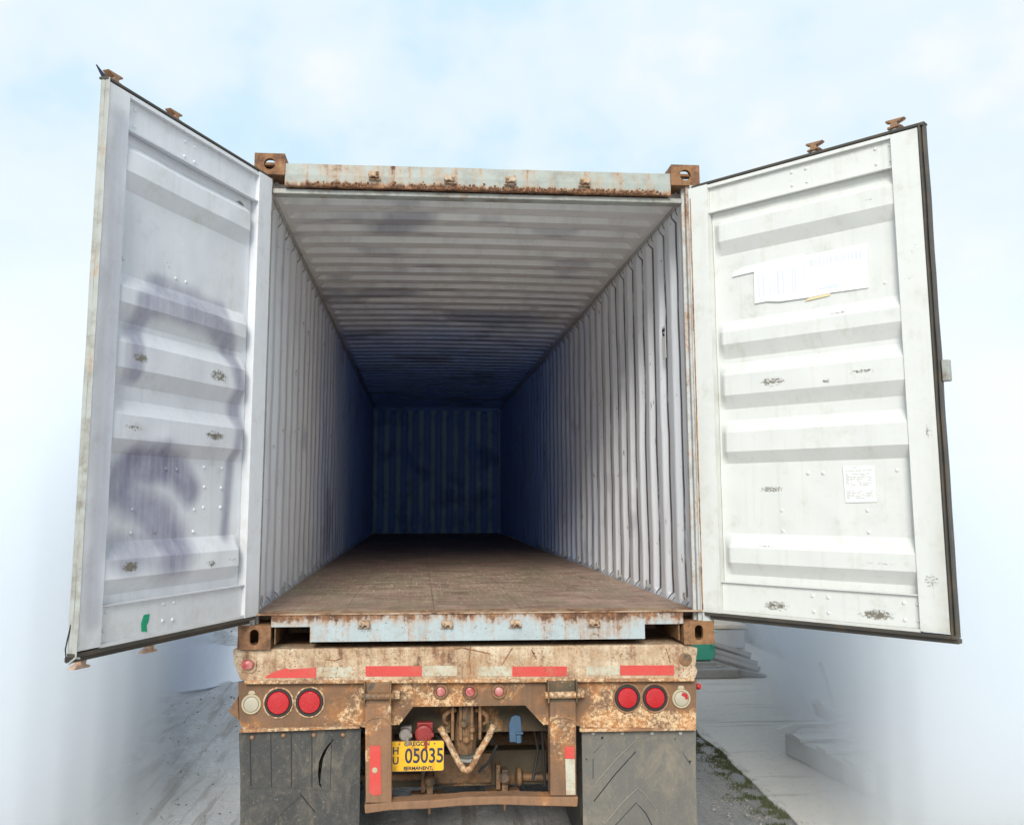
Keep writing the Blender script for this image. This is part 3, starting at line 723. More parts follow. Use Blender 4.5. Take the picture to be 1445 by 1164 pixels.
# left door
A_ = [([(.93, 1.25, .02), (.925, 1.42, .028), (.87, 1.56, .038), (.73, 1.625, .055), (.48, 1.60, .05), (.30, 1.545, .035), (.215, 1.46, .022), (.165, 1.3, .014), (.158, 1.1, .012), (.175, .95, .012), (.2, .6, .008)], 1, .05, .72),
      ([(.8, 1.68, .02), (.62, 1.67, .03), (.3, 1.66, .02)], 1, .05, .6),
      ([(.93, .80, .04), (.86, .875, .045), (.68, .90, .04), (.55, .86, .04), (.49, .80, .03)], 1, .09, .95),
      ([(.88, .78, .02), (.8, .72, .03), (.68, .64, .05), (.60, .55, .05), (.60, .50, .05)], 1, .11, .85),
      ([(.95, .53, .04), (.75, .53, .05), (.60, .48, .05)], 1, .07, .62),
      ([(1.09, 2.3, .03), (1.09, 1.9, .04), (1.08, 1.3, .045), (1.09, .75, .03), (1.1, .3, .02)], 1, .05, .42),
      ([(.95, 1.72, .1), (.9, 1.0, .02)], 1, .25, .2), ([(.9, 1.12, .1), (.4, 1.05, .05)], 1, .3, .14)]
LR = [(.983, 2.401), (.986, 2.327), (.648, 2.393), (.575, 2.394), (.648, 2.321), (.575, 2.321), (.983, 1.748), (.573, 1.744), (.645, 1.743), (.989, .879), (.649, .879), (.576, .878), (.85, .701), (.852, .604), (.441, .697), (.44, .597), (.379, .895), (.373, .802), (.373, .707), (.24, .895), (.24, .8), (.24, .707), (1.001, .298), (1.007, .228), (.655, .295), (.584, .294), (.655, .223), (.589, .22)]
LS = [(.892, 1.337, .07, .03, .8), (.335, 1.332, .1, .045, .7), (.913, 1.041, .09, .025, .6), (.356, 1.043, .1, .03, .8), (.892, .468, .07, .03, .9), (.345, .447, .06, .025, .7), (.18, .455, .05, .02, .6), (.70, .60, .04, .03, .6), (.692, 1.80, .025, .05, .5), (.17, 2.25, .05, .02, .9), (.45, 2.36, .05, .03, .4)]
def grL(u, z): return .12+.35*sstep((.42-z)/.3)+.18*sstep((u-1.05)/.1)
dL, subL, PL = make_door((-1.1436, -.029), -113.32, 1, M['doorL'], M['galet'], 'left door with purple-grey spray paint loops inside', LR, A_, LS, grL)
RR = [(.542, 2.40), (.617, 2.40), (.542, 2.331), (.621, 2.33), (.962, 2.405), (1.03, 2.405), (.964, 2.329), (1.03, 2.329), (.964, 1.753), (1.038, 1.753), (.546, .872), (.621, .871), (.968, .876), (1.039, .874), (.402, .69), (.824, .693), (.402, .59), (.825, .593), (.55, .286), (.626, .285), (.553, .213), (.625, .213), (.971, .285), (1.03, .284), (.972, .211), (1.03, .212)]
RS = [(.398, 1.335, .1, .035, .7), (.674, 1.31, .03, .02, .7), (.85, 1.34, .1, .016, .7), (.35, .796, .1, .025, .7), (.36, .225, .1, .035, .72), (.849, .222, .11, .035, .78), (1.127, 1.038, .03, .05, .6), (1.117, 1.882, .05, .06, .45), (1.09, 1.75, .05, .02, .5), (.75, 1.64, .1, .012, .7), (.327, .512, .06, .015, .6), (.88, .455, .12, .02, .5), (.25, 1.64, .03, .03, .4), (.92, 2.16, .05, .012, .6), (1.1, .39, .05, .05, .6), (.5, 1.03, .2, .015, .3)]
def grR(u, z): return .05+.55*sstep((u-1.07)/.12)*sstep((1.5-z)/1.5)+.3*sstep((.21-z)/.05)+.2*sstep((.05-u)/.08)*sstep(1-abs(z-.9)/.7)
dR, subR, PR_ = make_door((1.1855, -.0316), -48.5, -1, M['doorR'], M['gasket'], 'right door, cleaner white, with a pale notice sheet stuck inside', RR, [], RS, grR)

def seal(sub, mir, mat, matl):
    y = lambda a, b_: sorted((a*mir, b_*mir))
    w = MB(); n = 46
    for lane, (u0, u1, na, nb) in enumerate(((1.1635, 1.1695, -.018, .003), (1.1637, 1.171, -.038, -.020)) if mir > 0 else ((1.1645, 1.174, -.05, .002), (1.1745, 1.186, -.062, -.018))):
        base = len(w.v)
        for i in range(n+1):
            z = .152+(2.462-.152)*i/n; k = .0025*noise.noise(Vector((lane*4, mir, z*4)))
            for (u, nn) in ((u0, na), (u1+k, na), (u1+k, nb-.006), ((u0+u1)/2+k, nb), (u0, nb-.004)): w.v.append((u, nn*mir, z))
        for i in range(n):
            for q in range(5): w.f.append((base+i*5+q, base+i*5+(q+1) % 5, base+(i+1)*5+(q+1) % 5, base+(i+1)*5+q))
        w.f += [tuple(base+q for q in range(5)), tuple(base+n*5+q for q in range(5))]
    sub(w, 'edge_seal', mat, smooth=True)
    for (z0, z1, z2) in ((.1645, .148, .128), (2.4535, 2.466, 2.476)):
        w = MB(); ue = 1.172 if mir > 0 else 1.186
        w.box(-.03, ue, *y(-.04, -.002), *sorted((z0, z1))); w.box(-.01, ue-.01 if mir > 0 else ue+.003, *y(-.06 if mir > 0 else -.068, -.022), *sorted((z1, z2)))
        sub(w, 'lip_seal', matl, bevel=.003)
seal(subL, 1, M['galet'], M['gasket']); seal(subR, -1, M['gasket'], M['gasket'])
M['camw'] = rusty('cam_steel', (.6, .47, .38), (.45, .3, .2), .55, .65, 25, .05, 0, .3, 25)
def rods(sub, mir, low=True, mt=None):
    y = lambda a, b_: sorted((a*mir, b_*mir))
    for u in (.63, 1.03):
        sub(MB().tube([(u, -.105*mir, .13 if low else .2), (u, -.105*mir, 2.508)], .017, 12), 'locking_rod', M['post'], smooth=True)
        for top in ((True, False) if low else (True,)):
            z0 = 2.508 if top else .13; s_ = 1 if top else -1; zz = lambda a: z0+s_*a
            n0 = -.105*mir; 
            b = MB().prism([(u-.02, zz(0)), (u+.02, zz(0)), (u+.014, zz(.028)), (u+.042, zz(.038)), (u+.052, zz(.046)), (u-.036, zz(.048)), (u-.04, zz(.04)), (u-.014, zz(.032))], *y(-.122, -.088))
            b.prism([(u-.03, zz(.0)), (u+.042, zz(.004)), (u+.03, zz(.012)), (u-.026, zz(.011))], *y(-.128, -.08))
            sub(b, 'locking_cam', M['camw'] if not top else mt or M['greasy'], bevel=.003)
        for z in (.5, 1.25, 2.1): sub(MB().box(u-.035, u+.035, *y(-.13, -.0755), z-.03, z+.03), 'rod_bracket', M['post'], bevel=.004)
M['cambr'] = rusty('cam_rust', (.3, .18, .11), (.2, .11, .07), .48, .62, 20, .05, 0, .3, 25)
rods(subL, 1, True, M['cambr']); rods(subR, -1, False, M['cambr'])
for sub, mir in ((subL, 1), (subR, -1)):      # hinges on the outside
    for z in (.42, 1.0, 1.6, 2.2): sub(MB().box(-.05, .2, *sorted((-.085*mir, -.0755*mir)), z-.05, z+.05), 'hinge_strap', M['post'], bevel=.003)
# handle end seen past the right door's free edge
subR(MB().box(1.1515, 1.214, .0635, .074, 1.265, 1.36).box(1.19, 1.222, .03, .0632, 1.265, 1.36), 'handle_keeper', M['galet'], bevel=.004)
# loose torn rubber at the left door's free corners
subL(MB().prism([(1.195, 2.512), (1.160, 2.4765), (1.06, 2.4765), (1.10, 2.484), (1.155, 2.494)], -.05, -.043), 'torn_seal', M['ink'], bevel=.001)
subL(MB().tube([(1.17, -.03, .27), (1.176, -.036, .22), (1.18, -.04, .18), (1.176, -.035, .13)], .003, 6), 'torn_seal', M['black'], smooth=True)
subL(MB().tube([(1.15, .002, .145), (1.172, .002, .15), (1.18, -.02, .13), (1.165, -.015, .135)], .004, 6), 'torn_seal', M['galet'], smooth=True)
subL(MB().prism([(.75, .19), (.785, .195), (.79, .23), (.775, .262), (.74, .262), (.745, .232), (.757, .215)], -.0212, -.0195), 'green_paint_chip', simple('green_chip', (.0, .27, .14), .5, 0, .35, 60))
# notice sheet: two torn overlapping paper pieces with faded bars
M['sheetw'] = simple('white_paper', (.83, .83, .83), .5, 0, .02)
M['faint'] = simple('faded_print', (.64, .66, .70), .5, 0, .03)
M['faintg'] = simple('faded_text', (.5, .5, .49), .5, 0, .05)
M['yelp'] = simple('yellowed_paper', (.78, .66, .38), .5, 0, .1)
N0 = -.040
def flat(poly, n0, n1): return MB().prism(poly, *sorted((-n0, -n1)))
sh = subR(flat([(.302, 1.756), (.305, 1.925), (.178, 1.92), (.19, 1.945), (.25, 1.962), (.44, 1.968), (.56, 1.972), (.60, 1.958), (.893, 1.962), (.889, 1.742), (.71, 1.747), (.60, 1.741), (.44, 1.745), (.37, 1.757)], N0, N0+.002), 'notice_sheet', M['sheetw'])
b = MB(); rnd = random.Random(3); u = .325
while u < .58:
    w = rnd.choice((.006, .01, .014, .004)); b.prism([(u, 1.785), (u+w, 1.785), (u+w, 1.905), (u, 1.905)], *sorted((-(N0+.0021), -(N0+.0028)))); u += w+rnd.choice((.006, .01, .016))
u = .6
while u < .87:
    w = rnd.choice((.004, .008, .012)); b.prism([(u, 1.895), (u+w, 1.895), (u+w, 1.93), (u, 1.93)], *sorted((-(N0+.0021), -(N0+.0028)))); u += w+rnd.choice((.004, .007, .012))
b.prism([(.60, 1.775), (.74, 1.768), (.74, 1.79), (.66, 1.78)], *sorted((-(N0+.0021), -(N0+.0028))))
subR(b, 'printed_bars', M['faint'])
subR(flat([(.57, 1.727), (.70, 1.735), (.70, 1.75), (.6, 1.745)], N0-.002, N0-.0005), 'paper_scrap', M['yelp'])
ns = subR(flat([(.719, .902), (.868, .901), (.87, .732), (.724, .729)], N0-.002, N0), 'printed_notice', simple('notice_paper', (.76, .76, .74), .6, 0, .02))
b = MB(); z = .892; rnd = random.Random(5)
for i in range(20):
    if i == 13: subR(b, 'printed_lines', M['faintg']); b = MB()
    if i in (1, 3, 12, 13, 14): z -= .0072; continue
    u = .732 if i else .765; end = .855 if i else .835
    while u < end:
        w = rnd.uniform(.008, .03); 
        if rnd.random() < .8: b.prism([(u, z), (min(end, u+w), z), (min(end, u+w), z+.0028), (u, z+.0028)], *sorted((-(N0+.0003), -(N0+.0009))))
        u += w+.005
    z -= .0076
subR(b, 'printed_lines', M['faintg'])

# ================================================================ TRAILER
tr = thing('semi_trailer', 'rusty cream container trailer with mud flaps, round red tail lights and an orange licence plate', 'trailer', (0, 6, GZ))
def part(b, name, mat, parent=tr, **kw):
    o = b.build(name, mat, parent, **kw)
    if parent is not tr: o.matrix_parent_inverse = Matrix.Identity(4)
    return o
def under(o, par):
    o.parent = par; o.matrix_parent_inverse = Matrix.Identity(4); return o
FB = .03
def A(px, py, y=FB): return at(px, py, y)
# bumper beam, dented outline
top = [A(328, 914), A(334, 911), A(400, 909)]+[A(400+i*45, 909-i*.12) for i in range(1, 12)]+[A(950, 908), A(975, 910), A(985, 914)]
bot = [A(984, 922), A(982, 940), A(985, 946), A(982, 957)]+[A(960-i*48, 960+.15*i+random.uniform(-.6, .6)) for i in range(12)]+[A(384, 962), A(345, 962), A(338, 958), A(334, 946), A(330, 936)]
bumper = part(MB().prism([(a, min(c_, -.003)) for a, c_ in top]+bot, FB, .2), 'rear_bumper', M['bumper'], bevel=.009, seg=3)
x0, z0 = A(384, 962); x1, z1 = A(980, 958)
part(MB().prism([A(345, 960, FB-.006), A(980, 956.5, FB-.006), A(980, 961, FB-.006), A(345, 965, FB-.006)], FB-.008, FB+.03), 'bumper_flange', M['guard'], bevel=.003)
def strip_(px0, py0, px1, py1, mat, nm='reflector_strip', y=FB, jag=0, par=None):
    if jag:
        pl = [A(px0, py1, y), A(px0+6, (py0+py1)/2+3, y), A(px0+14, py0+6, y), A(px0+20, py0+4, y), A(px0+30, py0+1, y), A(px0+36, py0+2.5, y), A(px1, py0, y), A(px1, py1, y)]
    else: pl = [A(px0, py0, y), A(px1, py0-.2, y), A(px1, py1-.2, y), A(px0, py1, y)]
    return under(MB().prism(pl, y-.0022, y-.0004).build(nm, mat), par or bumper)
for q in ((373, 941.5, 446, 956, 'tapeR', 1), (447, 941, 497, 955, 'tapeW', 0), (516, 939.5, 595, 954, 'tapeR', 0), (595.6, 939, 645, 953.5, 'tapeW', 0),
          (676, 940, 722, 953.5, 'tapeW', 0), (723, 940, 800, 954, 'tapeR', 0), (827, 939.5, 874.4, 952.5, 'tapeW', 0), (875, 938.5, 951, 952.5, 'tapeR', 0)):
    strip_(q[0], q[1], q[2], q[3], M[q[4]], jag=q[5])
# weld scars on the beam
for pts in (((664, 912), (662, 930), (664, 950)), ((723, 914), (716, 925), (708, 938)), ((755, 922), (750, 916), (757, 930)), ((640, 916), (652, 914), (672, 918), (692, 922)), ((940, 915), (946, 935)), ((458, 930), (472, 932), (484, 928))):
    under(MB().tube([(A(*p_)[0], FB+.002, A(*p_)[1]) for p_ in pts], .0045, 6).build('weld_scar', M['cambr'], smooth=True), bumper)
# clearance lamps at the beam ends
cx, cz = A(350, 937)
o = part(MB().lathe([(.026, 0), (.029, .012), (.024, .026), (.012, .032)], (cx, FB-.001, cz), (0, -1, 0), 16), 'clearance_lamp', M['lensd'], smooth=True)
o.data.transform(Matrix.Translation((cx, 0, cz)) @ Matrix.Diagonal((1.15, 1, .9, 1)) @ Matrix.Translation((-cx, 0, -cz)))
part(MB().prism([A(339, 928), A(358, 928), A(362, 932), A(362, 945), A(356, 949), A(341, 948), A(337, 940)], FB-.008, FB-.0005), 'lamp_bezel', M['bumper'], bevel=.003)
cx, cz = A(967, 930)
part(MB().lathe([(.03, 0), (.034, .004), (.022, .008), (.008, .006)], (cx, FB-.0005, cz), (0, -1, 0), 14), 'empty_lamp_socket', M['greasy'], smooth=True)
cx, cz = A(983, 968, .12)
part(MB().lathe([(.016, 0), (.018, .01), (.012, .022)], (cx, .12, cz), (1, 0, 0), 12), 'side_lamp', M['lens'], smooth=True)
# light panel with its centre notch
PY_ = .06
pa = lambda x_, y_: at(x_, y_, PY_)
out = [pa(336, 963), pa(983, 959), pa(982, 1026), pa(905, 1026), pa(818, 1026), pa(818, 1024), pa(768, 1022), pa(741, 993), pa(583, 995), pa(562, 1022), pa(517, 1026), pa(508, 1025), pa(343, 1028), pa(338, 1020)]
panel = part(MB(), 'x', None) if False else None
pm = plate(out, [], PY_, PY_+.012); panel = link('light_panel', pm, M['panel'], tr, bevel=.002)
# folded edges of the panel
b = MB()
for a_, c_ in (((741, 993), (768, 1022)), ((583, 995), (562, 1022)), ((583, 995), (741, 993))):
    p, q = pa(*a_), pa(*c_); b.add([(p[0], PY_-.001, p[1]), (q[0], PY_-.001, q[1]), (q[0], PY_+.07, q[1]), (p[0], PY_+.07, p[1]), (p[0], PY_-.001, p[1]-.006), (q[0], PY_-.001, q[1]-.006), (q[0], PY_+.07, q[1]-.006), (p[0], PY_+.07, p[1]-.006)],
          [(0, 1, 2, 3), (4, 7, 6, 5), (0, 4, 5, 1), (3, 2, 6, 7), (0, 3, 7, 4), (1, 5, 6, 2)])
under(b.build('notch_flange', M['panel']), panel)
# tail lamps
def lamp(px, py, r, mat, ring_, nm, ow=.009, y=PY_):
    cx, cz = at(px, py, y)
    o = part(MB().lathe([(r, .002), (r, .008), (r*.93, .013), (r*.6, .016), (.001, .017)], (cx, y, cz), (0, -1, 0), 32), nm, mat, smooth=True)
    k = MB().lathe([(r+.001, .001), (r+ow, .001), (r+ow, .008), (r+ow*.7, .012), (r+ow*.2, .012), (r+.0005, .008)], (cx, y, cz), (0, -1, 0), 32)
    k.f = k.f[:-2]; n = 32
    under(k.build('grommet', ring_, smooth=True), o)
    return o
lamp(393, 991, .056, M['lens'], M['black'], 'tail_lamp', .013); lamp(437, 990, .055, M['lens'], M['black'], 'tail_lamp', .014)
lamp(885, 984, .052, M['lens'], M['black'], 'tail_lamp', .015); lamp(924, 984, .052, M['lens'], M['black'], 'tail_lamp', .014)
for (px, py, o_) in ((393, 991, .02), (437, 990, .021), (885, 984, .02), (924, 984, .02)):
    cx, cz = at(px, py, PY_); part(MB().lathe([(.066, .0), (.0775, .0), (.0765, .005), (.072, .007), (.066, .005)], (cx, PY_, cz), (0, -1, 0), 32), 'lamp_trim', M['cambr'] if px > 500 else M['guard'], smooth=True)
for px, py, mt in ((355, 992, 'lensc'), (961, 984, 'lensc')):
    cx, cz = at(px, py, PY_)
    o = lamp(px, py+1, .037, M[mt], M['cream'], 'reverse_lamp', .012)
    part(MB().prism([(cx-.02, cz+.045), (cx+.02, cz+.045), (cx+.012, cz+.062), (cx-.012, cz+.062)], PY_-.008, PY_-.001), 'lamp_tab', M['cream'], bevel=.003)
cx, cz = at(961, 984, PY_)
o = part(MB().prism([(cx+.004, cz+.03), (cx+.026, cz+.022), (cx+.033, cz+.0), (cx+.022, cz-.008), (cx+.014, cz+.008), (cx-.002, cz+.016)], PY_-.0185, PY_-.0165), 'lens_remnant', M['lens'])
for px, py in ((622, 975), (663, 975.5), (704, 975)): lamp(px, py, .023, M['lensd'], M['greasy'], 'marker_lamp', .016)
# left side bracket sticking out past the panel
part(MB().prism([at(336, 982, .14), at(322, 1003, .14), at(338, 1016, .14)], .13, .16), 'side_bracket', M['cambr'], bevel=.004)
# flap hanger rails
for a_, b_ in (((338, 1029), (508, 1024)), ((818, 1028), (982, 1027))):
    p, q = at(*a_, PY_-.02), at(*b_, PY_-.02)
    part(MB().prism([p, q, (q[0], q[1]-.012), (p[0], p[1]-.016)], PY_-.022, PY_+.004), 'flap_hanger', M['guard'], bevel=.003)
# mud flaps
FY = .075
crack = [at(472, 1042, FY), at(462, 1056, FY), at(456, 1070, FY), at(453, 1090, FY), at(452, 1104, FY), at(455, 1112, FY), at(450.5, 1108, FY), at(448.5, 1092, FY), at(450, 1074, FY), at(456, 1060, FY), at(463, 1050, FY), at(470, 1043, FY)]
def flap(o_, holes, mat, label, ridges, grooves, bolts, bm_):
    me = plate(o_, holes, FY, FY+.01); f = link('mud_flap', me, mat, tr, bevel=.002); f['label'] = label
    for pts, r in ridges: under(MB().tube([(*at(px, py, FY)[:1], FY-.0005, at(px, py, FY)[1]) for px, py in pts], r, 6).build('moulded_ridge', M['ridge'] if mat is M['flapR'] else mat, smooth=True), f)
    for pts, r in grooves: under(MB().tube([(*at(px, py, FY)[:1], FY+.0004, at(px, py, FY)[1]) for px, py in pts], r, 5).build('moulded_groove', M['black'], smooth=True), f)
    for px, py in bolts:
        cx, cz = at(px, py, FY); under(MB().lathe([(.012, 0), (.012, .003), (.008, .008), (.003, .01)], (cx, FY, cz), (0, -1, 0), 10).build('bolt', bm_, smooth=True), f)
    return f
zl_ = -1.07
l0, l1 = at(337, 1034, FY), at(509, 1027, FY)
flap([l0, at(400, 1031, FY), at(440, 1027, FY), l1, at(508, 1100, FY), (at(507, 1164, FY)[0], zl_), (at(341, 1164, FY)[0], zl_), at(339, 1100, FY)], [crack], M['flapL'], 'dark left mud flap with a long curved split',
     [(((353, 1111), (400, 1110), (455, 1114), (496, 1118)), .0028), (((424, 1122), (404, 1140), (384, 1160)), .0035)],
     [(((353, 1038), (354, 1108)), .0035), (((382, 1036), (383, 1110)), .003), (((411, 1034), (411, 1110)), .003), (((440, 1032), (440, 1110)), .003), (((468, 1040), (466, 1112)), .0022), (((424, 1120), (444, 1145)), .003)],
     ((356, 1040), (400, 1037), (443, 1036.5), (484, 1036.5)), M['cambr'])
r0, r1 = at(821, 1031, FY), at(982, 1029, FY)
flap([r0, r1, at(982, 1100, FY), at(984, 1164, FY), (at(984, 1164, FY)[0], zl_), (at(823, 1164, FY)[0], zl_), at(822, 1100, FY)], [[at(849, 1036+3, FY), at(852, 1039, FY), at(850, 1043, FY), at(848, 1042, FY)], [at(826, 1069, FY), at(829, 1071, FY), at(828, 1073, FY)], [at(951, 1040, FY), at(954, 1042, FY), at(953, 1044, FY)], [at(972, 1072, FY), at(976, 1073, FY), at(973, 1078, FY)]],
     M['flapR'], 'dusty grey right mud flap with raised chevrons',
     [(((840, 1105), (870, 1070), (901, 1040), (911, 1050)), .004), (((855, 1160), (880, 1130), (900, 1111), (912, 1122), (925, 1140)), .004), (((838, 1064), (866, 1034)), .002)],
     [(((838, 1130), (868, 1092), (897, 1060)), .0028), (((868, 1164), (898, 1132), (912, 1148), (920, 1164)), .0028), (((837, 1070), (837, 1098)), .0022), (((964, 1062), (974, 1078)), .002), (((838, 1062), (867, 1034)), .002)],
     ((837, 1034), (878, 1034), (920, 1034), (960, 1034)), M['galet'])
# underride guard: posts, hinges, bottom bar
GY = .0
ga = lambda x_, y_, y=GY: at(x_, y_, y)
guard = part(MB().prism([ga(514, 1135), ga(560, 1131), ga(620, 1128), ga(660, 1124), ga(720, 1123), ga(770, 1124), ga(816, 1124), ga(815, 1138), ga(765, 1137), ga(700, 1135), ga(650, 1137), ga(600, 1141), ga(550, 1143), ga(515, 1148)], GY, GY+.09), 'underride_guard', M['guard'], bevel=.006, seg=3)
for (a0, a1, t0, b0, ml) in ((515, 552, 990, 1133, 'guard'), (776, 813, 988, 1123, 'panel')):
    o = under(MB().prism([ga(a0, t0), ga(a1, t0), ga(a1+.8, b0), ga(a0+.8, b0)], GY+.003, GY+.085).build('guard_post', M[ml], bevel=.006, seg=3), guard)
    # rounded weld cap
    p = ga((a0+a1)/2, 1022); w = (ga(a1, 1022)[0]-ga(a0, 1022)[0])/2
    under(MB().tube([(p[0]+w*1.0*math.cos(a*math.pi/10), GY+.001, p[1]+.035*math.sin(a*math.pi/10)) for a in range(11)], .005, 6).build('weld_bead', M['cambr'], smooth=True), guard)
under(MB().prism([ga(522, 1052), ga(537, 1052), ga(537, 1070), ga(538, 1120), ga(527, 1122), ga(521, 1118)], GY-.0005, GY+.0022).build('reflector_strip', M['tapeR']), guard)
under(MB().lathe([(.013, 0), (.014, .003), (.007, .004)], (ga(529, 1086)[0], GY-.0006, ga(529, 1086)[1]), (0, -1, 0), 9).build('paint_fleck', M['cream']), guard)
under(MB().prism([ga(797, 1053), ga(810.5, 1053), ga(811, 1070), ga(797.5, 1070)], GY-.0005, GY+.0022).build('reflector_strip', M['tapeR']), guard)
under(MB().prism([ga(797.6, 1070.4), ga(811, 1070.4), ga(812, 1121), ga(799, 1121)], GY-.0005, GY+.0022).build('reflector_strip', M['tapeW']), guard)
for (x0_, x1_, yt) in ((514, 552, 962), (772, 814, 960)):
    h = MB(); p0, p1 = ga(x0_, yt), ga(x1_, yt+30)
    h.box(p0[0], p0[0]+.008, -.03, PY_-.001, p1[1], p0[1]).box(p1[0]-.008, p1[0], -.03, PY_-.001, p1[1], p0[1])
    h.box(p0[0]+.0085, p1[0]-.0085, .002, .05, p1[1]-.0, p0[1]-.006)
    hg = part(h, 'guard_hinge', M['greasy'] if x0_ < 600 else M['frame'], bevel=.003)
    zc = ga(x0_, yt+20)[1]
    under(MB().tube([(p0[0]-.012, -.01, zc), (p1[0]+.012, -.01, zc)], .017, 14).build('hinge_pin', M['greasy'] if x0_ < 600 else M['guard'], smooth=True), hg)
    under(MB().box(p1[0]+.002, p1[0]+.042, .01, PY_-.002, zc-.018, zc+.02).lathe([(.008, 0), (.008, .006), (.004, .008)], (p1[0]+.022, .0095, zc), (0, -1, 0), 8).build('pin_keeper', M['guard'], bevel=.002), hg)
# frame behind the notch
fr = MB()
def bb(px0, py0, px1, py1, y, dy, mb=None):
    a, b_ = at(px0, py0, y), at(px1, py1, y); (mb or fr).box(a[0], b_[0], y, y+dy, b_[1], a[1])
q = MB(); bb(545, 985, 785, 1031, .3, .12, q); part(q, 'cross_member', M['frame'], bevel=.005)
part(MB().box(-1.18, 1.1, .201, .62, -.12, -.0035), 'bolster', M['greasy'], bevel=.006)
q = MB(); bb(520, 1062, 772, 1106, .62, .14, q); part(q, 'suspension_beam', M['frame'], bevel=.006)
q = MB(); bb(612, 1064, 694, 1104, .585, .03, q); part(q, 'beam_bracket', M['greasy'], bevel=.006)
for sx in (-.55, .42): part(MB().box(sx, sx+.13, .2, 11.5, -.13, -.0035).box(sx+.055, sx+.075, .2, 11.5, -.42, -.1305).box(sx, sx+.13, .2, 11.5, -.44, -.4205), 'frame_rail', M['frame'], bevel=.004)
for y in (2.2, 4, 6, 8, 10): part(MB().box(-1.15, 1.1, y, y+.12, -.2, -.004), 'deck_member', M['frame'])
# centre coupling: body, hooks, hoses
cb = MB()
a = at(657, 1000, .2); b_ = at(657, 1062, .2)
cb.tube([(a[0], .2, a[1]+.02), (a[0], .2, a[1]-.05), (b_[0], .22, b_[1]+.08), (b_[0], .23, b_[1])], [.045, .05, .065, .055], 14)
for dx in (-.07, -.028, .03, .072): cb.box(a[0]+dx-.008, a[0]+dx+.008, .14, .26, at(657, 1040, .2)[1], a[1]+.03)
cb.lathe([(.018, 0), (.02, .02), (.01, .03)], (a[0]-.012, .15, a[1]-.06), (0, -1, 0), 8).lathe([(.014, 0), (.016, .02), (.01, .03)], (a[0]+.03, .15, a[1]-.09), (0, -1, 0), 8).lathe([(.02, 0), (.02, .02), (.01, .03)], (a[0]+.0, .15, a[1]-.14), (0, -1, 0), 6)
cp = part(cb, 'air_chamber', M['greasy'], bevel=.004, smooth=False)
for sx in (-1, 1):
    pts = [at(657+sx*dx, py, .17) for dx, py in ((13, 1001), (22, 1002), (30, 1009), (30, 1018), (25, 1021))]
    part(MB().tube([(p[0], .17, p[1]) for p in pts], [.012, .014, .013, .011, .008], 8), 'hook', M['greasy'], smooth=True)
vp = [(621, 1026), (632, 1045), (645, 1071), (654, 1085), (659, 1086.5), (665, 1083), (676, 1061), (690, 1038), (697, 1022)]
part(MB().tube([(at(x_, y_, .14)[0], .14, at(x_, y_, .14)[1]) for x_, y_ in vp], .0165, 12), 'tow_loop', M['guard'], smooth=True)
for dy, r in ((0, .014), (9, .011)):
    pts = [(646-dy*.1, 1058+dy), (652, 1064+dy*.9), (660, 1066+dy*.8), (668, 1064+dy*.9), (676+dy*.1, 1057+dy)]
    part(MB().tube([(at(x_, y_, .24)[0], .24, at(x_, y_, .24)[1]) for x_, y_ in pts], r, 8), 'air_hose', M['galet'], smooth=True)
for i, pts in enumerate((((605, 1032), (613, 1055), (604, 1080)), ((690, 1040), (702, 1052), (690, 1075), (676, 1090)), ((612, 1010), (600, 1024), (618, 1040), (640, 1050)), ((754, 1030), (760, 1060), (752, 1100)), ((765, 1030), (770, 1110)))):
    y = (.3, .34, .32, .4, .35)[i]
    part(MB().tube([(at(x_, y_, y)[0], y+.02*(k % 2), at(x_, y_, y)[1]) for k, (x_, y_) in enumerate(pts)], .008, 7), 'air_hose', M['black'], smooth=True)
# slack adjusters on the axle
for (px, py) in ((603, 1098), (708, 1094)):
    cx, cz = at(px, py, .55); b = MB()
    b.box(cx-.035, cx-.012, .5, .58, cz-.06, cz+.07).box(cx-.004, cx+.03, .49, .57, cz-.09, cz+.045).box(cx-.09, cx+.1, .53, .6, cz-.1, cz-.075)
    b.lathe([(.03, 0), (.034, .02), (.02, .035)], (cx+.012, .49, cz+.01), (0, -1, 0), 10).tube([(cx+.01, .5, cz-.05), (cx+.012, .5, cz-.17)], .009, 8)
    part(b, 'slack_adjuster', M['greasy'], bevel=.005)
bq = MB(); cx, cz = at(727, 1095, .56); bq.lathe([(.02, 0), (.05, .01), (.05, .03), (.02, .04)], (cx, .56, cz), (1, 0, 0), 16); part(bq, 'brake_cam', M['greasy'], smooth=True)
a, b_ = at(728, 1096, .6), at(778, 1096, .6)
part(MB().tube([(a[0], .6, a[1]), (b_[0]+.3, .6, b_[1])], .022, 10), 'cam_shaft', M['greasy'], smooth=True)
a = at(552, 1096, .6); part(MB().tube([(a[0]-.3, .6, a[1]), (a[0]+.17, .6, a[1])], .02, 10), 'cam_shaft', M['greasy'], smooth=True)
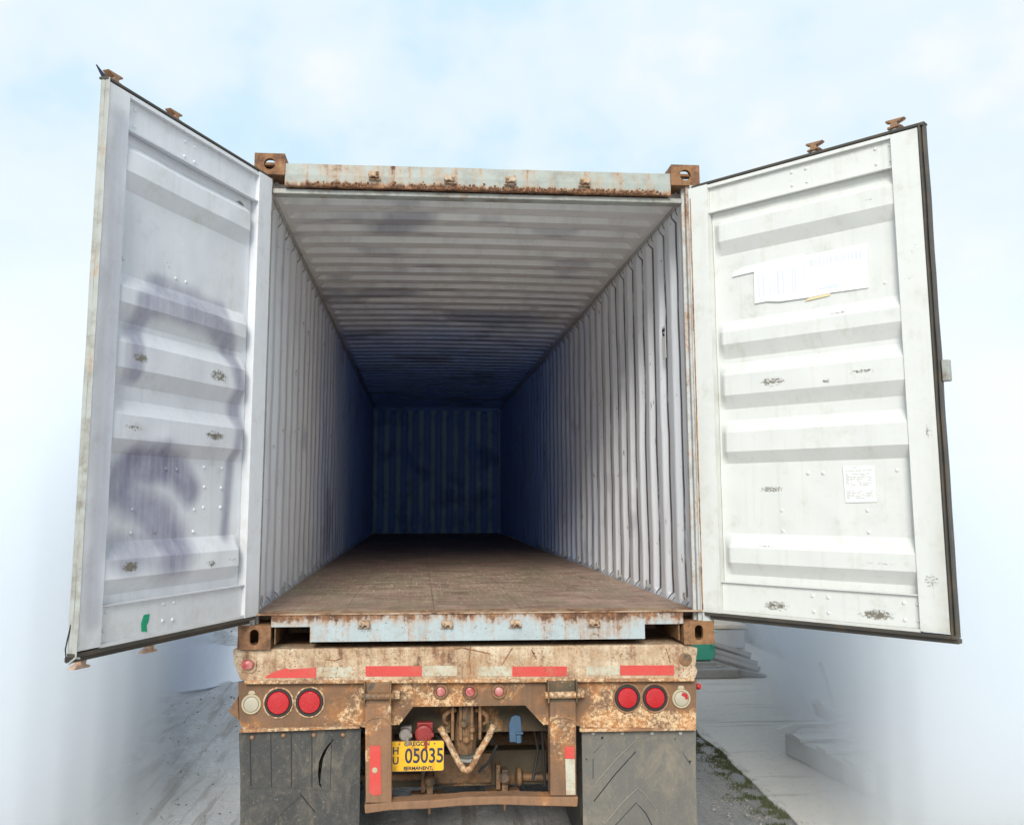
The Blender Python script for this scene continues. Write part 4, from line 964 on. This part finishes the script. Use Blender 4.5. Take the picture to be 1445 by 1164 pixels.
# glad hands
def gladhand(px, py, mat, nm, k=1):
    cx, cz = at(px, py, .16); b = MB()
    b.lathe([(.036*k, 0), (.04*k, .008), (.04*k, .03), (.03*k, .036)], (cx, .16, cz), (0, -1, 0), 18)
    b.box(cx-.01, cx+.045*k, .125, .16, cz-.012, cz+.006).box(cx+.004, cx+.018, .11, .14, cz-.06*k, cz-.005).box(cx-.03*k, cx+.04*k, .1605, .2, cz-.04*k, cz+.045*k)
    return part(b, nm, mat, bevel=.003)
gladhand(598, 1034, M['redpaint'], 'red_air_coupling', 1.15)
gladhand(572, 1035, M['greycast'], 'socket_cover', .8)
bl = [at(718, 1022, .16), at(721, 1012, .16), at(727, 1008, .16), at(734, 1010, .16), at(736, 1024, .16), at(736, 1047, .16), at(719, 1046, .16)]
o = part(MB().prism(bl, .15, .175), 'blue_air_coupling', M['bluepaint'], bevel=.004)
cx, cz = at(731, 1034, .15); under(MB().box(cx-.014, cx+.025, .13, .1495, cz-.002, cz+.008).box(cx-.01, cx+.012, .128, .1495, cz-.045, cz-.006).build('coupling_latch', M['bluepaint'], bevel=.002), o)
# licence plate
LY = .12
p0, p1 = at(516, 1088, LY), at(627, 1045, LY); pw, ph = p1[0]-p0[0], p1[1]-p0[1]
ctr = Vector(((p0[0]+p1[0])/2, LY, (p0[1]+p1[1])/2))
def rrect(cx, cz, w, h, r, n=5):
    o_ = []
    for (sx, sz, a0) in ((1, 1, 0), (-1, 1, 90), (-1, -1, 180), (1, -1, 270)):
        for i in range(n+1): a = R(a0+90*i/n); o_.append((cx+sx*(w/2-r)+r*math.cos(a), cz+sz*(h/2-r)+r*math.sin(a)))
    return o_
pw = .30; ph = .152; ctr.x = p1[0]-pw/2
lp = part(MB().prism(rrect(ctr.x, ctr.z, pw, ph, .012), LY-.002, LY), 'licence_plate', M['plate'])
under(link('plate_border', plate(rrect(ctr.x, ctr.z, pw, ph, .012), [rrect(ctr.x, ctr.z, pw-.006, ph-.006, .01)], LY-.0032, LY-.0024), M['ink']), lp)
def ptext(body, size, cx, cz, sx=1, bold=0):
    me = text(body, size, .0006, sx, bold=bold); me.transform(Matrix.Translation((cx, LY-.0028, cz)) @ Matrix.Rotation(R(90), 4, 'X'))
    return under(link('plate_lettering', me, M['ink']), lp)
ptext('05035', .100, ctr.x+.048, ctr.z-.002, .80, .0016)
ptext('H', .05, ctr.x-.098, ctr.z+.026, .95, .001); ptext('U', .05, ctr.x-.098, ctr.z-.022, .95, .001)
ptext('OREGON', .028, ctr.x+.01, ctr.z+.059, 1.1, .0007); ptext('PERMANENT', .023, ctr.x+.015, ctr.z-.060, 1.1, .0007)
for dx, dz in ((-.08, .06), (.1, .06), (-.045, -.066), (.09, -.066)): under(MB().lathe([(.0045, 0), (.0045, .002), (.002, .003)], (ctr.x+dx, LY-.002, ctr.z+dz), (0, -1, 0), 8).build('plate_bolt', M['greasy']), lp)
# axles and wheels
def wheel(cx, cy_, w=.25, r=.5):
    cz = GZ+r-.012
    prof = [(r*.56, -w*.42), (r*.62, -w*.5), (r*.9, -w*.5), (r*.965, -w*.44), (r*.985, -w*.36), (r*.985, w*.36), (r*.965, w*.44), (r*.9, w*.5), (r*.62, w*.5), (r*.56, w*.42)]
    b = MB().lathe(prof, (cx, cy_, cz), (1, 0, 0), 56)
    n = 46
    for i in range(n):                 # tread blocks in five rows
        for k_ in range(5):
            a0 = (i+.12*(k_ % 2))/n*2*math.pi; a1 = a0+2*math.pi/n*.78; u0 = -w*.45+k_*w*.184; u1 = u0+w*.158
            vs = []
            for rr in (r*.975, r*1.0):
                for (u, a) in ((u0, a0), (u1, a0), (u1, a1), (u0, a1)): vs.append((cx+u, cy_+rr*math.cos(a), cz+rr*math.sin(a)))
            b.add(vs, [(4, 5, 6, 7), (0, 1, 5, 4), (1, 2, 6, 5), (2, 3, 7, 6), (3, 0, 4, 7)])
    o = part(b, 'tyre', M['tyre'], smooth=False, fix=False)
    o.name = 'wheel'
    under(MB().lathe([(r*.555, -w*.4), (r*.5, -w*.3), (r*.3, -w*.1), (r*.18, w*.05), (r*.3, w*.2), (r*.5, w*.3), (r*.555, w*.4)], (cx, cy_, cz), (1, 0, 0), 28).build('rim', M['greasy'], smooth=True), o)
for ay in (.78, 1.95):
    for cx in (-1.115, -.79, .70, 1.0): wheel(cx, ay)
    part(MB().tube([(-1.0, ay, GZ+.488), (.92, ay, GZ+.488)], .06, 14), 'axle', M['greasy'], smooth=True)
    for sx in (-.5, .45): part(MB().box(sx-.04, sx+.04, ay-.45, ay+.45, GZ+.56, GZ+.6).box(sx-.035, sx+.035, ay-.35, ay+.35, GZ+.6005, GZ+.625).box(sx-.05, sx+.05, ay-.06, ay+.06, GZ+.42, GZ+.6305), 'leaf_spring', M['greasy'], bevel=.004)

# ================================================================ YARD, right background
gb = thing('green_bin', 'green steel bin on a timber skid behind the trailer, right side', 'bin', (2.5, 5.8, GZ+.17))
bh = -.745
part2 = lambda b, n_, mt, par, **kw: (lambda o: (setattr(o, 'matrix_parent_inverse', INV.get(par.name, Matrix.Identity(4))), o)[1])(b.build(n_, mt, par, **kw))
part2(MB().prism([(2.35, GZ+.105), (3.0, GZ+.105), (3.04, GZ+.14), (3.04, bh+.01), (2.35, bh+.01)], 5.55, 6.2), 'bin_body', M['green'], gb, bevel=.012)
part2(MB().prism([(2.31, bh+.011), (3.08, bh+.011), (2.98, bh+.075), (2.41, bh+.075)], 5.52, 6.23), 'bin_lid', M['greenlid'], gb, bevel=.008)
part2(MB().box(3.0, 3.012, 5.53, 5.549, GZ+.25, bh), 'corner_rib', M['green'], gb)
sk = thing('timber_skid', 'long weathered timber skid under the green bin', 'timber skid', (2.6, 5.4, GZ))
part2(MB().box(1.9, 3.12, 5.02, 5.14, GZ+.006, GZ+.1), 'skid_beam', M['timber'], sk, bevel=.012)
part2(MB().box(1.9, 3.1, 5.9, 6.02, GZ+.006, GZ+.098), 'skid_beam', M['timber'], sk, bevel=.012)
part2(MB().prism([(3.122, GZ+.01), (3.42, GZ+.01), (3.44, GZ+.03), (3.14, GZ+.095), (3.122, GZ+.095)], 5.04, 5.12), 'sloping_end', M['timber'], sk, bevel=.006)
part2(MB().box(1.95, 3.02, 5.2, 5.26, GZ+.06, GZ+.1).box(1.95, 3.02, 5.45, 5.54, GZ+.06, GZ+.1), 'deck_board', M['timber'], sk, bevel=.006)
for i, (x0_, y0_, a_, l_, zz, lb) in enumerate(((3.1, 5.42, -35, .75, .14, 'weathered grey plank lowest in the heap beside the green bin'), (3.12, 5.62, -28, .8, .2, 'weathered grey plank in the middle of the heap beside the green bin'), (3.16, 5.8, -22, .72, .29, 'weathered grey plank on top of the heap beside the green bin'))):
    o = MB().box(-l_/2, l_/2, -.05, .05, -.02, .025).build('plank', M['timber'], bevel=.006); o.location = (x0_+.05, y0_+.1, GZ+.02+zz*.6); o.rotation_euler = (R(14+i*4), R(11+2*i), R(a_))
    tag(o, lb, 'plank', 'planks heaped beside the bin')
tk = thing('utility_box', 'low pale grey metal box on the path behind the planks', 'metal box', (3.7, 7.05, GZ))
part2(MB().box(3.2, 3.86, 6.85, 7.4, GZ+.03, GZ+.27), 'box_body', M['greytank'], tk, bevel=.01)
part2(MB().box(3.17, 3.89, 6.82, 7.43, GZ+.2705, GZ+.32), 'box_lid', M['beige'], tk, bevel=.01)
part2(MB().box(3.25, 3.8, 6.87, 7.38, GZ+.006, GZ+.0295), 'box_foot', M['timber'], tk)
# far stacks of boards with slanting tops
def stack(x0, y0, n, ang, label, rz):
    t_ = thing('timber_stack', label, 'timber stack', (x0, y0, GZ), R(rz), 'timber stacks beyond the path', local=True)
    for i in range(n):
        o = MB().box(-.9, .9, -.06+i*.0, .06, 0, .035).build('board', M['beige'] if i % 2 else M['timber'], bevel=.004); o.parent = t_
        o.location = (random.uniform(-.08, .08), (i % 3)*.16-.16, .16+.045*i); o.rotation_euler = (0, R(ang), R(random.uniform(-5, 5)))
    for xx in (-.6, .5):
        o = MB().box(xx-.04, xx+.04, -.3, .3, .006, .13).build('bearer', M['timber'], bevel=.004); o.parent = t_
stack(4.9, 9.0, 7, 10, 'fanned stack of pale boards at the far edge of the path', 20)
stack(6.5, 10.2, 8, 6, 'hazy stack of pale boards furthest right beyond the turf', -12)
sh_ = thing('yard_shed', 'long low dark shed in the haze behind the bin', 'shed', (5, 16, GZ))
part2(MB().box(.5, 7.5, 15, 19, GZ, GZ+2.3), 'shed_wall', simple('shed_wall_paint', (.30, .33, .37), .8, 0, .2, 2), sh_)
part2(MB().prism([(.2, GZ+2.301), (7.8, GZ+2.301), (7.8, GZ+2.4), (4, GZ+2.9), (.2, GZ+2.4)], 14.7, 19.3), 'shed_roof', M['greytank'], sh_)
part2(MB().box(2.5, 4.3, 14.95, 14.998, GZ+.02, GZ+1.9), 'shed_door', M['timber'], sh_)
# half fogged scrap at the right: skid with planks and a bent pipe
ss = thing('scrap_sled', 'pale wooden sled half lost in the fog on the concrete path', 'sled', (2.6, 1.8, GZ+.005))
part2(MB().prism([(2.44, 2.16), (2.53, 2.16), (2.66, 1.2), (2.57, 1.2)], GZ+.006, GZ+.15, 'z'), 'runner', M['concblock'], ss, bevel=.008)
part2(MB().prism([(2.98, 2.16), (3.07, 2.16), (3.2, 1.2), (3.1, 1.2)], GZ+.006, GZ+.15, 'z'), 'runner', M['concblock'], ss, bevel=.008)
for i in range(3): part2(MB().box(2.45+.05*i, 3.15+.05*i, 1.9-.3*i, 2.05-.3*i, GZ+.151, GZ+.18), 'slat', M['concblock'], ss, bevel=.004)
part2(MB().prism([(2.36, GZ+.2), (2.47, GZ+.16), (2.56, GZ+.21), (2.9, GZ+.19), (3.1, GZ+.3), (2.75, GZ+.235), (2.5, GZ+.235)], 2.1, 2.15), 'pointed_board', M['concblock'], ss, bevel=.004)
o = MB().tube([(2.86, 2.55, GZ+.3), (2.9, 2.55, GZ+.22), (3.0, 2.55, GZ+.18), (3.3, 2.55, GZ+.17)], [.03, .05, .055, .055], 12).build('bent_pipe', M['concblock'], smooth=True)
tag(o, 'pale bent pipe end poking out of the fog above the sled', 'pipe')
o = MB().tube([(3.3, 3.1, GZ+.006), (3.24, 3.1, GZ+.25), (3.16, 3.1, GZ+.5)], .02, 8).build('leaning_stake', M['timber'], smooth=True)
tag(o, 'thin grey stake leaning out of the fog behind the bent pipe', 'stake')

# ================================================================ HAZE banks, one even density each
def hazebox(poly, top, dens, nm='haze'):
    b = MB().prism(poly, GZ-1.2, top, 'z'); o = b.build(nm, None)
    mt = bpy.data.materials.new('haze_air'); mt.use_nodes = True; n_ = mt.node_tree; n_.nodes.clear()
    ou = n_.nodes.new('ShaderNodeOutputMaterial'); v = n_.nodes.new('ShaderNodeVolumePrincipled')
    v.inputs['Color'].default_value = (.965, .983, 1, 1); v.inputs['Density'].default_value = dens; v.inputs['Anisotropy'].default_value = .1
    n_.links.new(v.outputs[0], ou.inputs['Volume']); o.data.materials.append(mt)
    tag(o, 'pale low haze lying over the yard', 'haze', kind='stuff'); return o
HAZE = True
if HAZE:
    far = 60
    for (x0_, k_, y0_, d_, tp) in ((1.64, .17, .05, .1, 2.7), (1.64, .17, .05, .12, 2.2), (1.80, .19, .1, .4, 1.8), (1.95, .20, .15, .75, 1.5), (2.14, .20, .2, 1.1, 1.25), (2.35, .20, .25, 1.5, 1.0)):
        hazebox([(-x0_, y0_), (-x0_-k_*far, far), (-70, far), (-70, y0_-.3)], tp, d_)
    for (x0_, k_, y0_, d_, tp) in ((1.8, .27, .05, .06, 2.7), (1.8, .27, .05, .1, 2.2), (1.95, .30, .1, .32, 1.8), (2.1, .33, .15, .7, 1.5), (2.25, .36, .2, 1.1, 1.25), (2.45, .4, .25, 1.5, 1.0)):
        hazebox([(x0_, y0_), (70, y0_-.3), (70, far), (x0_+k_*far, far)], tp, d_)
